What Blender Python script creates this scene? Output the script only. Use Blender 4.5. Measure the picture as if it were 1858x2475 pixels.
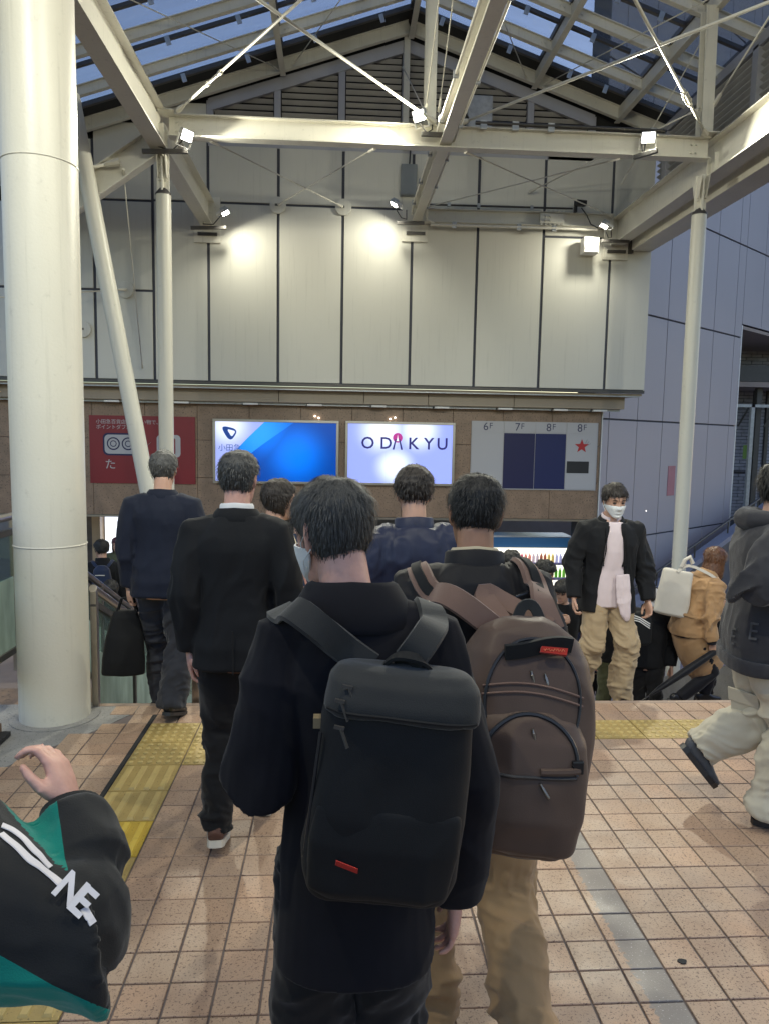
import bpy, bmesh, math, random
import numpy as np
from mathutils import Vector, Matrix, noise
from mathutils.bvhtree import BVHTree
random.seed(7); rng = np.random.default_rng(7)
for o in list(bpy.data.objects): bpy.data.objects.remove(o)
S = bpy.context.scene; COL = S.collection
R = math.radians; PI = math.pi

# ------------------------------------------------------------------ camera
cd = bpy.data.cameras.new("camera"); cam = bpy.data.objects.new("camera", cd); COL.objects.link(cam); S.camera = cam
cd.sensor_fit = 'VERTICAL'; cd.sensor_height = 24.0; cd.lens = 24.0*1790/2475; cd.clip_start = 0.05; cd.clip_end = 3000
CR = Matrix(((0.9979188906998132, -0.010865835056656495, -0.0635595878918057),
             (-0.06211988300908379, 0.1023314144212139, -0.9928088445201784),
             (0.017291839676343918, 0.9946910149644841, 0.10144346716044512)))
cam.matrix_world = Matrix.Translation((0, 0, 1.82)) @ CR.to_4x4()

# ------------------------------------------------------------------ dusk sky, a last trace of sun
W = bpy.data.worlds.new("World"); S.world = W; W.use_nodes = True
nt = W.node_tree; bg = nt.nodes["Background"]
sky = nt.nodes.new("ShaderNodeTexSky"); sky.sky_type = 'NISHITA'; sky.sun_disc = False
SUN_EL, SUN_ROT = R(4.0), R(40)
sky.sun_elevation = SUN_EL; sky.sun_rotation = SUN_ROT; sky.ozone_density = 4.0; sky.air_density = 1.2; sky.dust_density = 0.6
hs = nt.nodes.new("ShaderNodeHueSaturation"); hs.inputs["Saturation"].default_value = .72; hs.inputs["Hue"].default_value = .515; nt.links.new(sky.outputs[0], hs.inputs["Color"])
nt.links.new(hs.outputs[0], bg.inputs[0]); bg.inputs[1].default_value = 0.15
sl = bpy.data.lights.new("sun", 'SUN'); sun = bpy.data.objects.new("sun", sl); COL.objects.link(sun)
sl.energy = 0.02; sl.angle = R(12); sl.color = (1, 0.86, 0.74)
sd = Vector((math.sin(SUN_ROT)*math.cos(SUN_EL), math.cos(SUN_ROT)*math.cos(SUN_EL), math.sin(SUN_EL)))
sun.rotation_euler = (-sd).to_track_quat('-Z', 'Y').to_euler()
S.view_settings.view_transform = 'Standard'; S.view_settings.look = 'None'; S.view_settings.gamma = 1
S.view_settings.use_curve_mapping = False
EXPO = 2.35; EMK = 2**-EXPO
S.view_settings.exposure = EXPO
S.cycles.max_bounces = 8; S.cycles.diffuse_bounces = 4; S.cycles.glossy_bounces = 3; S.cycles.transparent_max_bounces = 24
S.cycles.use_denoising = True; S.cycles.sample_clamp_indirect = 6
LAMP_W = 115.0*EMK       # watts of one floodlight

# ------------------------------------------------------------------ materials
MATS = {}
def mat(name, col, rough=0.6, var=0.08, vs=3.0, bump=0.0, bs=60.0, metal=0.0, spec=0.5, emis=0, streak=0.0, dirt=0.0, stretch=(1,1,1), bstretch=(1,1,1), sheen=0.0, sss=0.0, speck=None, bd=.012):
    if name in MATS: return MATS[name]
    m = bpy.data.materials.new(name); m.use_nodes = True; MATS[name] = m
    n = m.node_tree.nodes; L = m.node_tree.links.new; p = n["Principled BSDF"]
    p.inputs["Roughness"].default_value = rough; p.inputs["Metallic"].default_value = metal
    p.inputs["Specular IOR Level"].default_value = spec
    tc = n.new("ShaderNodeTexCoord"); mp = n.new("ShaderNodeMapping"); mp.inputs[3].default_value = stretch
    L(tc.outputs["Object"], mp.inputs[0])
    no = n.new("ShaderNodeTexNoise"); no.inputs["Scale"].default_value = vs; no.inputs["Detail"].default_value = 5; L(mp.outputs[0], no.inputs[0])
    mx = n.new("ShaderNodeMix"); mx.data_type = 'RGBA'
    mx.inputs[6].default_value = (*[max(0, c*(1-2*var)) for c in col], 1); mx.inputs[7].default_value = (*[min(1, c*(1+2*var)) for c in col], 1)
    L(no.outputs[0], mx.inputs[0]); out = mx.outputs[2]
    def darken(fac_socket, c2):
        nonlocal out
        k = n.new("ShaderNodeMix"); k.data_type = 'RGBA'; L(fac_socket, k.inputs[0]); L(out, k.inputs[6]); k.inputs[7].default_value = (*c2, 1); out = k.outputs[2]
    if streak:
        m2 = n.new("ShaderNodeMapping"); m2.inputs[3].default_value = (9, 9, .35); L(tc.outputs["Object"], m2.inputs[0])
        s = n.new("ShaderNodeTexNoise"); s.inputs["Scale"].default_value = 2.2; s.inputs["Detail"].default_value = 6; s.inputs["Roughness"].default_value = .65; L(m2.outputs[0], s.inputs[0])
        rp = n.new("ShaderNodeMapRange"); rp.inputs[1].default_value = .56; rp.inputs[2].default_value = .82; rp.inputs[3].default_value = 0; rp.inputs[4].default_value = streak; L(s.outputs[0], rp.inputs[0])
        darken(rp.outputs[0], [c*.38 for c in col])
    if dirt:
        s = n.new("ShaderNodeTexNoise"); s.inputs["Scale"].default_value = 14; s.inputs["Detail"].default_value = 8; s.inputs["Roughness"].default_value = .7; L(tc.outputs["Object"], s.inputs[0])
        rp = n.new("ShaderNodeMapRange"); rp.inputs[1].default_value = .60; rp.inputs[2].default_value = .72; rp.inputs[4].default_value = dirt; L(s.outputs[0], rp.inputs[0])
        darken(rp.outputs[0], [c*.3 for c in col])
    if speck:
        sc, th, c2 = speck
        s = n.new("ShaderNodeTexNoise"); s.inputs["Scale"].default_value = sc; s.inputs["Detail"].default_value = 2; L(tc.outputs["Object"], s.inputs[0])
        rp = n.new("ShaderNodeMapRange"); rp.inputs[1].default_value = th; rp.inputs[2].default_value = th+.05; L(s.outputs[0], rp.inputs[0])
        darken(rp.outputs[0], c2)
    L(out, p.inputs["Base Color"])
    if emis: L(out, p.inputs["Emission Color"]); p.inputs["Emission Strength"].default_value = emis*EMK
    if sheen: p.inputs["Sheen Weight"].default_value = sheen; p.inputs["Sheen Roughness"].default_value = .45
    if sss: p.inputs["Subsurface Weight"].default_value = sss; p.inputs["Subsurface Radius"].default_value = (.012, .005, .003); p.inputs["Subsurface Scale"].default_value = 1.0
    if bump:
        m3 = n.new("ShaderNodeMapping"); m3.inputs[3].default_value = bstretch; L(tc.outputs["Object"], m3.inputs[0])
        b = n.new("ShaderNodeTexNoise"); b.inputs["Scale"].default_value = bs; b.inputs["Detail"].default_value = 4; L(m3.outputs[0], b.inputs[0])
        bp = n.new("ShaderNodeBump"); bp.inputs["Strength"].default_value = bump; bp.inputs["Distance"].default_value = bd; L(b.outputs[0], bp.inputs["Height"]); L(bp.outputs[0], p.inputs["Normal"])
    return m
def flat(name, col, rough=.5, emis=0):
    return mat(name, col, rough, var=0.0, emis=emis)

def tile_mat(name, base, dark, spk, pitch=(.1532, .15, 1.149, 4.73), grey=False):
    m = bpy.data.materials.new(name); m.use_nodes = True
    n = m.node_tree.nodes; L = m.node_tree.links.new; p = n["Principled BSDF"]; p.inputs["Roughness"].default_value = .5; p.inputs["Specular IOR Level"].default_value = .45
    g = n.new("ShaderNodeNewGeometry")
    mp = n.new("ShaderNodeVectorMath"); mp.operation = 'SUBTRACT'; mp.inputs[1].default_value = (pitch[2], pitch[3], 0); L(g.outputs["Position"], mp.inputs[0])
    dv = n.new("ShaderNodeVectorMath"); dv.operation = 'DIVIDE'; dv.inputs[1].default_value = (pitch[0], pitch[1], 1000); L(mp.outputs[0], dv.inputs[0])
    fl = n.new("ShaderNodeVectorMath"); fl.operation = 'FLOOR'; L(dv.outputs[0], fl.inputs[0])
    wn = n.new("ShaderNodeTexWhiteNoise"); wn.noise_dimensions = '3D'; L(fl.outputs[0], wn.inputs[0])
    c = n.new("ShaderNodeValToRGB"); e = c.color_ramp.elements; e[0].color = (*[x*.88 for x in base], 1); e[1].color = (base[0]*1.10, base[1]*1.06, base[2]*1.02, 1); e.new(.5).color = (base[0], base[1]*1.05, base[2]*1.06, 1)
    L(wn.outputs[0], c.inputs[0]); out = c.outputs[0]
    def mixin(fac, col):
        nonlocal out
        k = n.new("ShaderNodeMix"); k.data_type = 'RGBA'; L(fac, k.inputs[0]); L(out, k.inputs[6]); k.inputs[7].default_value = (*col, 1); out = k.outputs[2]
    def ns(scale, lo, hi, amt, detail=2.0, st=(1,1,1)):
        q = n.new("ShaderNodeMapping"); q.inputs[3].default_value = st; L(g.outputs["Position"], q.inputs[0])
        s = n.new("ShaderNodeTexNoise"); s.inputs["Scale"].default_value = scale; s.inputs["Detail"].default_value = detail; s.inputs["Roughness"].default_value = .6; L(q.outputs[0], s.inputs[0])
        r = n.new("ShaderNodeMapRange"); r.inputs[1].default_value = lo; r.inputs[2].default_value = hi; r.inputs[4].default_value = amt; L(s.outputs[0], r.inputs[0]); return r.outputs[0]
    mixin(ns(spk*.5, .5, .75, .35, 3), [x*.8 for x in base])
    mixin(ns(spk, .595, .65, .85, 1.5), dark)
    mixin(ns(spk*1.9, .64, .70, .7, 1), [x*.35 for x in dark])
    mixin(ns(1.7, .5, .78, .45, 6), (.22, .20, .185))      # trodden-in grime
    mixin(ns(9, .66, .80, .5, 6), (.16, .14, .13))
    if grey:   # mortar smeared over most of the tile, its left edge ragged
        sx = n.new("ShaderNodeSeparateXYZ"); L(g.outputs["Position"], sx.inputs[0])
        q = n.new("ShaderNodeTexNoise"); q.inputs["Scale"].default_value = 55; q.inputs["Detail"].default_value = 5; L(g.outputs["Position"], q.inputs[0])
        a = n.new("ShaderNodeMath"); a.operation = 'MULTIPLY_ADD'; a.inputs[1].default_value = .06; L(q.outputs[0], a.inputs[0]); L(sx.outputs[0], a.inputs[2])
        r = n.new("ShaderNodeMapRange"); r.inputs[1].default_value = 1.057; r.inputs[2].default_value = 1.066; L(a.outputs[0], r.inputs[0])
        mixin(r.outputs[0], (.235, .205, .182))
        # pale abrasion flecks only on the mortar
        f = ns(140, .64, .68, .75, 3); mm = n.new("ShaderNodeMath"); mm.operation = 'MULTIPLY'; L(f, mm.inputs[0]); L(r.outputs[0], mm.inputs[1]); mixin(mm.outputs[0], (.6, .58, .55))
    L(out, p.inputs["Base Color"])
    b = n.new("ShaderNodeTexNoise"); b.inputs["Scale"].default_value = 220; b.inputs["Detail"].default_value = 3; L(g.outputs["Position"], b.inputs[0])
    bp = n.new("ShaderNodeBump"); bp.inputs["Strength"].default_value = .25; bp.inputs["Distance"].default_value = .004; L(b.outputs[0], bp.inputs["Height"]); L(bp.outputs[0], p.inputs["Normal"])
    rr = ns(5, .3, .7, 1); r2 = n.new("ShaderNodeMapRange"); r2.inputs[3].default_value = .34; r2.inputs[4].default_value = .62; L(rr, r2.inputs[0]); L(r2.outputs[0], p.inputs["Roughness"])
    return m

M_CREAM = mat("cream_paint", (.66, .635, .55), .42, .05, 2, .05, 90, streak=.40, dirt=.35)
M_COLUMN = mat("column_paint", (.58, .56, .485), .38, .035, 1.6, .10, 55, dirt=.22, streak=.32)
M_PANEL = mat("wall_panel_paint", (.58, .565, .50), .48, .035, .7, .02, 30, streak=.30)
M_JOINT = mat("joint_sealant", (.055, .058, .075), .7, .1)
M_LAV = mat("lavender_panel_paint", (.425, .385, .405), .5, .03, .5, streak=.10)
M_STONE = mat("brown_stone", (.27, .18, .12), .35, .22, 5, .06, 40, dirt=.25, speck=(38, .60, (.12, .085, .06)))
M_STEEL = mat("stainless_steel", (.42, .39, .36), .28, .06, 8, .05, 120, metal=1)
M_DSTEEL = mat("dark_steel", (.085, .08, .075), .45, .1, 8, metal=.6)
M_GALV = mat("galvanised_steel", (.40, .41, .42), .42, .18, 14, metal=.7)
M_BROWNF = mat("beige_fascia_paint", (.34, .28, .21), .5, .06, 1.5, streak=.3, dirt=.2)
M_LOUV = mat("louver_paint", (.42, .41, .395), .5, .08, 3, streak=.25)
M_LOUVF = mat("louver_frame_aluminium", (.40, .40, .43), .42, .06, 3, metal=.2)
M_DARK = mat("dark_void_paint", (.02, .02, .021), .8, .1)
M_BLACK = mat("black_plastic", (.016, .016, .018), .45, .1)
M_GASKET = mat("glazing_bar_bronze", (.075, .07, .07), .45, .1)
M_CONC = mat("grey_concrete", (.25, .245, .235), .8, .16, 6, .3, 60, dirt=.4, speck=(90, .62, (.12, .12, .12)))
M_MORTAR = mat("floor_mortar", (.15, .122, .115), .85, .15, 20)
M_WHITE = mat("white_enamel", (.74, .73, .70), .4, .03)
M_TILE = tile_mat("salmon_tile", (.42, .275, .185), (.15, .085, .058), 96)
M_TILEG = tile_mat("salmon_tile_mortar_filled", (.42, .275, .185), (.15, .085, .058), 96, grey=True)
M_TILEL = tile_mat("lower_tile", (.30, .25, .27), (.16, .12, .13), 70, pitch=(.3, .3, 0, 0))
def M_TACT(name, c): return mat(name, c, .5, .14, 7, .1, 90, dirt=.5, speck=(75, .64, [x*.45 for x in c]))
M_TACTO = M_TACT("worn_yellow_block", (.36, .26, .088)); M_TACTN = M_TACT("bright_yellow_block", (.46, .31, .035)); M_TACTR = mat("worn_yellow_relief_lit_tone", (.47, .35, .13), .5, .12, 9, .05, 90, dirt=.35); M_TACTS = mat("bright_yellow_relief_lit_tone", (.58, .41, .06), .5, .12, 9, .05, 90, dirt=.35)  # base darker, relief paler: groove shade painted in, along with worn tops

def glass(name, tint, gloss=.08, rough=.02, diff=0.0, dcol=(.4, .5, .45)):
    m = bpy.data.materials.new(name); m.use_nodes = True; n = m.node_tree.nodes; L = m.node_tree.links.new
    n.remove(n["Principled BSDF"]); o = n["Material Output"]
    t = n.new("ShaderNodeBsdfTransparent"); t.inputs[0].default_value = (*tint, 1)
    g = n.new("ShaderNodeBsdfGlossy"); g.inputs["Roughness"].default_value = rough
    a = n.new("ShaderNodeMixShader"); a.inputs[0].default_value = gloss; L(t.outputs[0], a.inputs[1]); L(g.outputs[0], a.inputs[2])
    out = a
    if diff:
        d = n.new("ShaderNodeBsdfDiffuse"); tc = n.new("ShaderNodeTexCoord"); no = n.new("ShaderNodeTexNoise"); no.inputs["Scale"].default_value = 2.5; no.inputs["Detail"].default_value = 7
        mp = n.new("ShaderNodeMapping"); mp.inputs[3].default_value = (1, 3, 1); L(tc.outputs["Object"], mp.inputs[0]); L(mp.outputs[0], no.inputs[0])
        d.inputs[0].default_value = (*dcol, 1)
        r = n.new("ShaderNodeMapRange"); r.inputs[1].default_value = .3; r.inputs[2].default_value = .75; r.inputs[3].default_value = diff*.7; r.inputs[4].default_value = min(1, diff*1.35); L(no.outputs[0], r.inputs[0])
        b = n.new("ShaderNodeMixShader"); L(r.outputs[0], b.inputs[0]); L(a.outputs[0], b.inputs[1]); L(d.outputs[0], b.inputs[2]); out = b
    L(out.outputs[0], o.inputs[0]); return m
G_ROOF = glass("dusty_roof_glass", (.68, .70, .72), .06, .05, .10, (.5, .55, .6))
G_CLEAR = glass("balustrade_glass", (.72, .80, .77), .10, .02, .05, (.4, .5, .46))
G_FROST = glass("frosted_green_glass", (.40, .50, .46), .06, .12, .62, (.36, .45, .40))

# ------------------------------------------------------------------ mesh helpers
class MB:
    def __init__(s): s.v = []; s.f = []
    def add(s, v, f):
        k = len(s.v); s.v += [tuple(map(float, p)) for p in v]; s.f += [tuple(i+k for i in q) for q in f]; return s
    def box(s, x0, x1, y0, y1, z0, z1):
        return s.add([(x0,y0,z0),(x1,y0,z0),(x1,y1,z0),(x0,y1,z0),(x0,y0,z1),(x1,y0,z1),(x1,y1,z1),(x0,y1,z1)],
                     [(0,3,2,1),(4,5,6,7),(0,1,5,4),(1,2,6,5),(2,3,7,6),(3,0,4,7)])
    def obox(s, c, ax, half):   # oriented box: centre, three axes, three half sizes
        c = Vector(c); a = [Vector(q).normalized()*h for q, h in zip(ax, half)]
        P = lambda i, j, k: c + a[0]*i + a[1]*j + a[2]*k
        return s.add([P(-1,-1,-1),P(1,-1,-1),P(1,1,-1),P(-1,1,-1),P(-1,-1,1),P(1,-1,1),P(1,1,1),P(-1,1,1)],
                     [(0,3,2,1),(4,5,6,7),(0,1,5,4),(1,2,6,5),(2,3,7,6),(3,0,4,7)])
    def bar(s, p0, p1, w, h, up=(0,0,1)):   # rectangular bar along p0-p1
        p0, p1 = Vector(p0), Vector(p1); d = (p1-p0).normalized(); r = d.cross(Vector(up)).normalized(); u = r.cross(d)
        return s.obox((p0+p1)/2, (r, d, u), (w/2, (p1-p0).length/2, h/2))
    def ibeam(s, p0, p1, h, b, tf=.014, tw=.01, up=(0,0,1)):  # p0-p1 runs at mid-height
        p0, p1 = Vector(p0), Vector(p1); d = (p1-p0).normalized(); r = d.cross(Vector(up)).normalized(); u = r.cross(d)
        for k in (-1, 1):
            q = u*(k*(h-tf)/2); s.obox((p0+p1)/2+q, (r, d, u), (b/2, (p1-p0).length/2, tf/2))
        return s.obox((p0+p1)/2, (r, d, u), (tw/2, (p1-p0).length/2, h/2-tf))
    def tube(s, pts, r, n=10, cap=True):
        pts = [Vector(p) for p in pts]; m = len(pts); rs = r if hasattr(r, '__len__') else [r]*m
        V = []; F = []; ref = None
        for i, p in enumerate(pts):
            t = (pts[min(i+1, m-1)]-pts[max(i-1, 0)]).normalized()
            if ref is None: ref = t.orthogonal().normalized()
            ref = (ref - t*ref.dot(t)).normalized(); b = t.cross(ref)
            V += [p+(ref*math.cos(2*PI*k/n)+b*math.sin(2*PI*k/n))*rs[i] for k in range(n)]
        for i in range(m-1):
            for k in range(n): F.append((i*n+k, i*n+(k+1)%n, (i+1)*n+(k+1)%n, (i+1)*n+k))
        if cap: F.append(tuple(range(n))[::-1]); F.append(tuple((m-1)*n+k for k in range(n)))
        return s.add(V, F)
    def cyl(s, x, y, z0, z1, r, n=24): return s.tube([(x,y,z0),(x,y,z1)], r, n)
    def prism(s, poly, o, ex, ey, ez, t):   # 2-D outline extruded by t along ez
        o, ex, ey, ez = map(Vector, (o, ex, ey, ez)); n = len(poly)
        V = [o+ex*a+ey*b for a, b in poly]+[o+ex*a+ey*b+ez*t for a, b in poly]
        F = [tuple(range(n))[::-1], tuple(range(n, 2*n))]+[(i, (i+1)%n, n+(i+1)%n, n+i) for i in range(n)]
        return s.add(V, F)

WL = {}
def wloc(o): return WL.get(o.name, Vector((0,0,0))) if o else Vector((0,0,0))
def tag(o, label=None, cat=None, group=None, kind=None):
    if label: o['label'] = label
    if cat: o['category'] = cat
    if group: o['group'] = group
    if kind: o['kind'] = kind
    return o
def thing(name, loc, label, cat, group=None, kind=None):
    o = bpy.data.objects.new(name, None); COL.objects.link(o); o.location = loc; o.empty_display_size = .2; WL[o.name] = Vector(loc)
    return tag(o, label, cat, group, kind)
def mesh_of(name, mb, m, off=(0,0,0), smooth=False, bevel=0, seg=2, fixn=True):
    me = bpy.data.meshes.new(name); off = Vector(off)
    me.from_pydata([tuple(Vector(p)-off) for p in mb.v], [], mb.f)
    if bevel or fixn:
        b = bmesh.new(); b.from_mesh(me)
        if bevel: bmesh.ops.bevel(b, geom=[e for e in b.edges if len(e.link_faces) == 2 and e.calc_face_angle(0) > .6], offset=bevel, segments=seg, affect='EDGES', profile=.6, clamp_overlap=True)
        if fixn: bmesh.ops.recalc_face_normals(b, faces=b.faces)
        b.to_mesh(me); b.free()
    if m: me.materials.append(m)
    if smooth: me.polygons.foreach_set("use_smooth", [True]*len(me.polygons)); 
    me.update(); return me
def smooth_angle(o, a=40):
    me = o.data; b = bmesh.new(); b.from_mesh(me)
    for e in b.edges:
        if len(e.link_faces) == 2: e.smooth = e.calc_face_angle(0) < R(a)
    b.to_mesh(me); b.free(); me.polygons.foreach_set("use_smooth", [True]*len(me.polygons))
def part(name, mb, m, parent=None, smooth=False, bevel=0, seg=2, loc=None, kind=None, angle=40):
    """one mesh object; its vertices come in world coordinates, its origin at loc or at its parent's origin"""
    base = wloc(parent); off = Vector(loc) if loc is not None else base
    o = bpy.data.objects.new(name, mesh_of(name, mb, m, off, False, bevel, seg)); COL.objects.link(o)
    o.parent = parent; o.location = off-base; WL[o.name] = off
    if smooth: smooth_angle(o, angle)
    if kind: o['kind'] = kind
    return o
def inst(name, me, parent, loc, rot=None, scale=None):
    o = bpy.data.objects.new(name, me); COL.objects.link(o); o.parent = parent; o.location = Vector(loc)-wloc(parent); WL[o.name] = Vector(loc)
    if rot: o.rotation_euler = rot
    if scale: o.scale = scale
    return o
def text(name, body, o, ex, ey, size, m, parent, depth=.002, align='CENTER', sx=1.0, bold=0.0):
    """flat lettering: origin o on the surface, ex along the line of writing, ey upwards"""
    cu = bpy.data.curves.new(name, 'FONT'); cu.body = body; cu.size = size; cu.align_x = align; cu.align_y = 'CENTER'; cu.extrude = depth; cu.offset = bold; cu.resolution_u = 3
    t = bpy.data.objects.new(name, cu); COL.objects.link(t); dg = bpy.context.evaluated_depsgraph_get()
    me = bpy.data.meshes.new_from_object(t.evaluated_get(dg)); bpy.data.objects.remove(t)
    ex, ey = Vector(ex).normalized(), Vector(ey).normalized(); ez = ex.cross(ey)
    for v in me.vertices: v.co = Vector(o)+ex*(v.co.x*sx)+ey*v.co.y+ez*v.co.z - wloc(parent)
    me.materials.clear(); me.materials.append(m); ob = bpy.data.objects.new(name, me); COL.objects.link(ob); ob.parent = parent; WL[ob.name] = wloc(parent)
    return ob

# =================================================================== floor of the landing
PX, PY, X0, Y0 = .1532, .15, 1.149, 4.73
floor = part('floor', MB().box(-2.6, 6.2, -5, 4.93, -.35, -.006), M_MORTAR, kind='structure')
def tile_mesh(name, w, d, m, t=.02, c=.0022):
    b = MB(); a, e = w/2, d/2
    b.add([(-a,-e,-t),(a,-e,-t),(a,e,-t),(-a,e,-t),(-a,-e,-c),(a,-e,-c),(a,e,-c),(-a,e,-c),(-a+c,-e+c,0),(a-c,-e+c,0),(a-c,e-c,0),(-a+c,e-c,0)],
          [(4,5,9,8),(5,6,10,9),(6,7,11,10),(7,4,8,11),(8,9,10,11),(0,1,5,4),(1,2,6,5),(2,3,7,6),(3,0,4,7)])
    return mesh_of(name, b, m)
ME_TILE = tile_mesh('tile', PX-.0075, PY-.0055, M_TILE); ME_TILEG = tile_mesh('tile', PX-.0075, PY-.0055, M_TILEG)
def dot_block():
    b = MB(); a = PX-.0035; e = .1475; c = .002
    b.add([(-a,-e,-.02),(a,-e,-.02),(a,e,-.02),(-a,e,-.02),(-a,-e,0),(a,-e,0),(a,e,0),(-a,e,0)], [(4,5,6,7),(0,1,5,4),(1,2,6,5),(2,3,7,6),(3,0,4,7)])
    for i in range(6):
        for j in range(5):
            cx, cy = (i-2.5)*.0505, (j-2)*.0585; n = 10
            V = [(cx+r*math.cos(2*PI*k/n), cy+r*math.sin(2*PI*k/n), z) for r, z in ((.0160, 0), (.0135, .0055), (.0085, .0075)) for k in range(n)]
            b.add(V, [(q*n+k, q*n+(k+1)%n, (q+1)*n+(k+1)%n, (q+1)*n+k) for q in range(2) for k in range(n)]+[tuple(2*n+k for k in range(n))])
    return b
def bar_block():
    b = MB(); a = PX-.0035; e = .1475
    b.add([(-a,-e,-.02),(a,-e,-.02),(a,e,-.02),(-a,e,-.02),(-a,-e,0),(a,-e,0),(a,e,0),(-a,e,0)], [(4,5,6,7),(0,1,5,4),(1,2,6,5),(2,3,7,6),(3,0,4,7)])
    for i in range(4):
        cx = (i-1.5)*.074; w0, w1, l0, l1 = .0175, .012, .136, .128
        b.add([(cx-w0,-l0,0),(cx+w0,-l0,0),(cx+w0,l0,0),(cx-w0,l0,0),(cx-w1,-l1,.0075),(cx+w1,-l1,.0075),(cx+w1,l1,.0075),(cx-w1,l1,.0075)], [(4,5,6,7),(0,1,5,4),(1,2,6,5),(2,3,7,6),(3,0,4,7)])
    return b
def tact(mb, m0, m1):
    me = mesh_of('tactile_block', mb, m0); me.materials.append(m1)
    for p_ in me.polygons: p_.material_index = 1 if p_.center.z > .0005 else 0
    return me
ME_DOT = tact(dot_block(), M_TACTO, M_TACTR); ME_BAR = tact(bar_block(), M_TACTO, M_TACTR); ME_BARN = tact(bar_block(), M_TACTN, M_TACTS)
XT = X0-15*PX     # left side of the guide path
cells = {}
for i in range(-20, 22):
    for j in range(-30, 1):
        x, y = X0+(i+.5)*PX, Y0+(j+.5)*PY
        if x < -2.0 or x > 4.3: continue
        if np.interp(x, [-2.0, -1.80, -1.63, -1.50, -1.36, -1.28], [3.9, 3.95, 4.29, 4.43, 4.68, 4.84]) < y: continue
        cells[(i, j)] = (x, y)
nosing = MB()
for i in range(-17, 21): nosing.box(X0+i*PX+.003, X0+(i+1)*PX-.003, 4.735, 4.885, -.02, 0)
part('nosing_tile', nosing, M_TILE, floor, kind='stuff')
part('stair_nosing', MB().box(-1.64, 4.3, 4.888, 4.935, -.06, .001), mat('nosing_stone', (.33, .24, .18), .6, .1, 9, .1, 90, dirt=.3), floor, bevel=.004)
blocks = []
def block(i, j, me):    # a 30 cm block takes four cells
    for a in (0, 1):
        for b in (0, 1): cells.pop((i+a, j+b), None)
    blocks.append((X0+(i+1)*PX, Y0+(j+1)*PY, me))
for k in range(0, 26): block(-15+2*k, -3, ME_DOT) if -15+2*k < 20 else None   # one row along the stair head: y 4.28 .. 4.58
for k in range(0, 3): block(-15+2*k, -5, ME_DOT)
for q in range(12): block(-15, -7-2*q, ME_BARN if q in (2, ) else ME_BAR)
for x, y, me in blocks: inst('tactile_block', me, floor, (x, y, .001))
ranked = sorted(cells.items(), key=lambda c: abs(c[1][0]-.05*c[1][1])*0+math.hypot(c[1][0]-.3, c[1][1]-1.9) if c[1][1] > 1.35 else 99)
near = [c for c in ranked if c[1][1] > 1.3 and abs(c[1][0]-.06*c[1][1]) < .56*c[1][1]+.15][:300]; nk = {c[0] for c in near}
for (i, j), (x, y) in near: inst('tile', ME_TILEG if i == -1 else ME_TILE, floor, (x, y, rng.uniform(-.0012, .0012)), rot=(rng.uniform(-.004, .004), rng.uniform(-.004, .004), 0))
rest = MB()
for (i, j), (x, y) in cells.items():
    if (i, j) in nk: continue
    a, e, c = (PX-.0075)/2, (PY-.0055)/2, .0022; z = rng.uniform(-.0012, .0012)
    rest.add([(x-a,y-e,z-c),(x+a,y-e,z-c),(x+a,y+e,z-c),(x-a,y+e,z-c),(x-a+c,y-e+c,z),(x+a-c,y-e+c,z),(x+a-c,y+e-c,z),(x-a+c,y+e-c,z)], [(0,1,5,4),(1,2,6,5),(2,3,7,6),(3,0,4,7),(4,5,6,7)])
part('tile_field', rest, M_TILE, floor, kind='stuff')
part('floor_joint_strip', MB().box(XT-.026, XT-.003, 1.0, 4.72, -.01, .0015), M_DARK, floor)
ap = MB(); ap.prism([(.27*math.cos(a), .27*math.sin(a)) for a in np.linspace(0, 2*PI, 30)[:-1]], (-1.79, 4.725, -.02), (1,0,0), (0,1,0), (0,0,1), .0235)
ap.prism([(-2.5, 3.80), (-2.0, 3.84), (-1.83, 3.88), (-1.66, 4.22), (-1.53, 4.36), (-1.39, 4.61), (-1.29, 4.80), (-1.25, 4.93), (-2.5, 4.93)], (0, 0, -.03), (1,0,0), (0,1,0), (0,0,1), .0275)
part('concrete_apron', ap, M_CONC, floor)
tag(part('chewing_gum_spot', MB().prism([(.016*math.cos(a)*(1+.2*math.sin(3*a)), .013*math.sin(a)) for a in np.linspace(0, 2*PI, 14)[:-1]], (1.227, 2.36, -.001), (1,0,0), (0,1,0), (0,0,1), .0035), M_DARK), "dark flattened spot of gum on the salmon floor tiles near the bottom right", "gum")
# =================================================================== stairs down and the lower concourse
LZ = -2.55
stairs = tag(bpy.data.objects.new('stairs', None), kind='structure'); COL.objects.link(stairs)
M_STEP = mat('stair_stone', (.30, .235, .19), .6, .1, 6, .1, 60, dirt=.3)
for k in range(1, 17): part('step', MB().box(-1.62, 4.28, 4.93+.32*(k-1), 4.93+.32*k, LZ-.1, -.15*k), M_STEP, stairs)
lower = part('lower_floor', MB().box(-16, 30, 4.94+.32*16, 44, LZ-.3, LZ-.004), mat('lower_mortar', (.13, .115, .125), .8, .1, 8), kind='structure')
lt = MB()
for i in range(-14, 31):
    for j in range(35, 62):
        x, y = .3*i, .3*j; lt.box(x+.006, x+.294, y+.006, y+.294, LZ-.02, LZ)
part('lower_tile', lt, M_TILEL, lower, kind='stuff')
part('lower_tile_field', MB().box(-16, 30, 18.62, 44, LZ-.02, LZ), M_TILEL, lower)
part('retaining_wall', MB().box(-16, -1.66, 4.94, 5.3, LZ, -.02).box(4.3, 16, 4.94, 5.3, LZ, -.02).box(-1.66, 4.3, 4.76, 4.925, LZ, -.08), M_STONE, floor)

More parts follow.
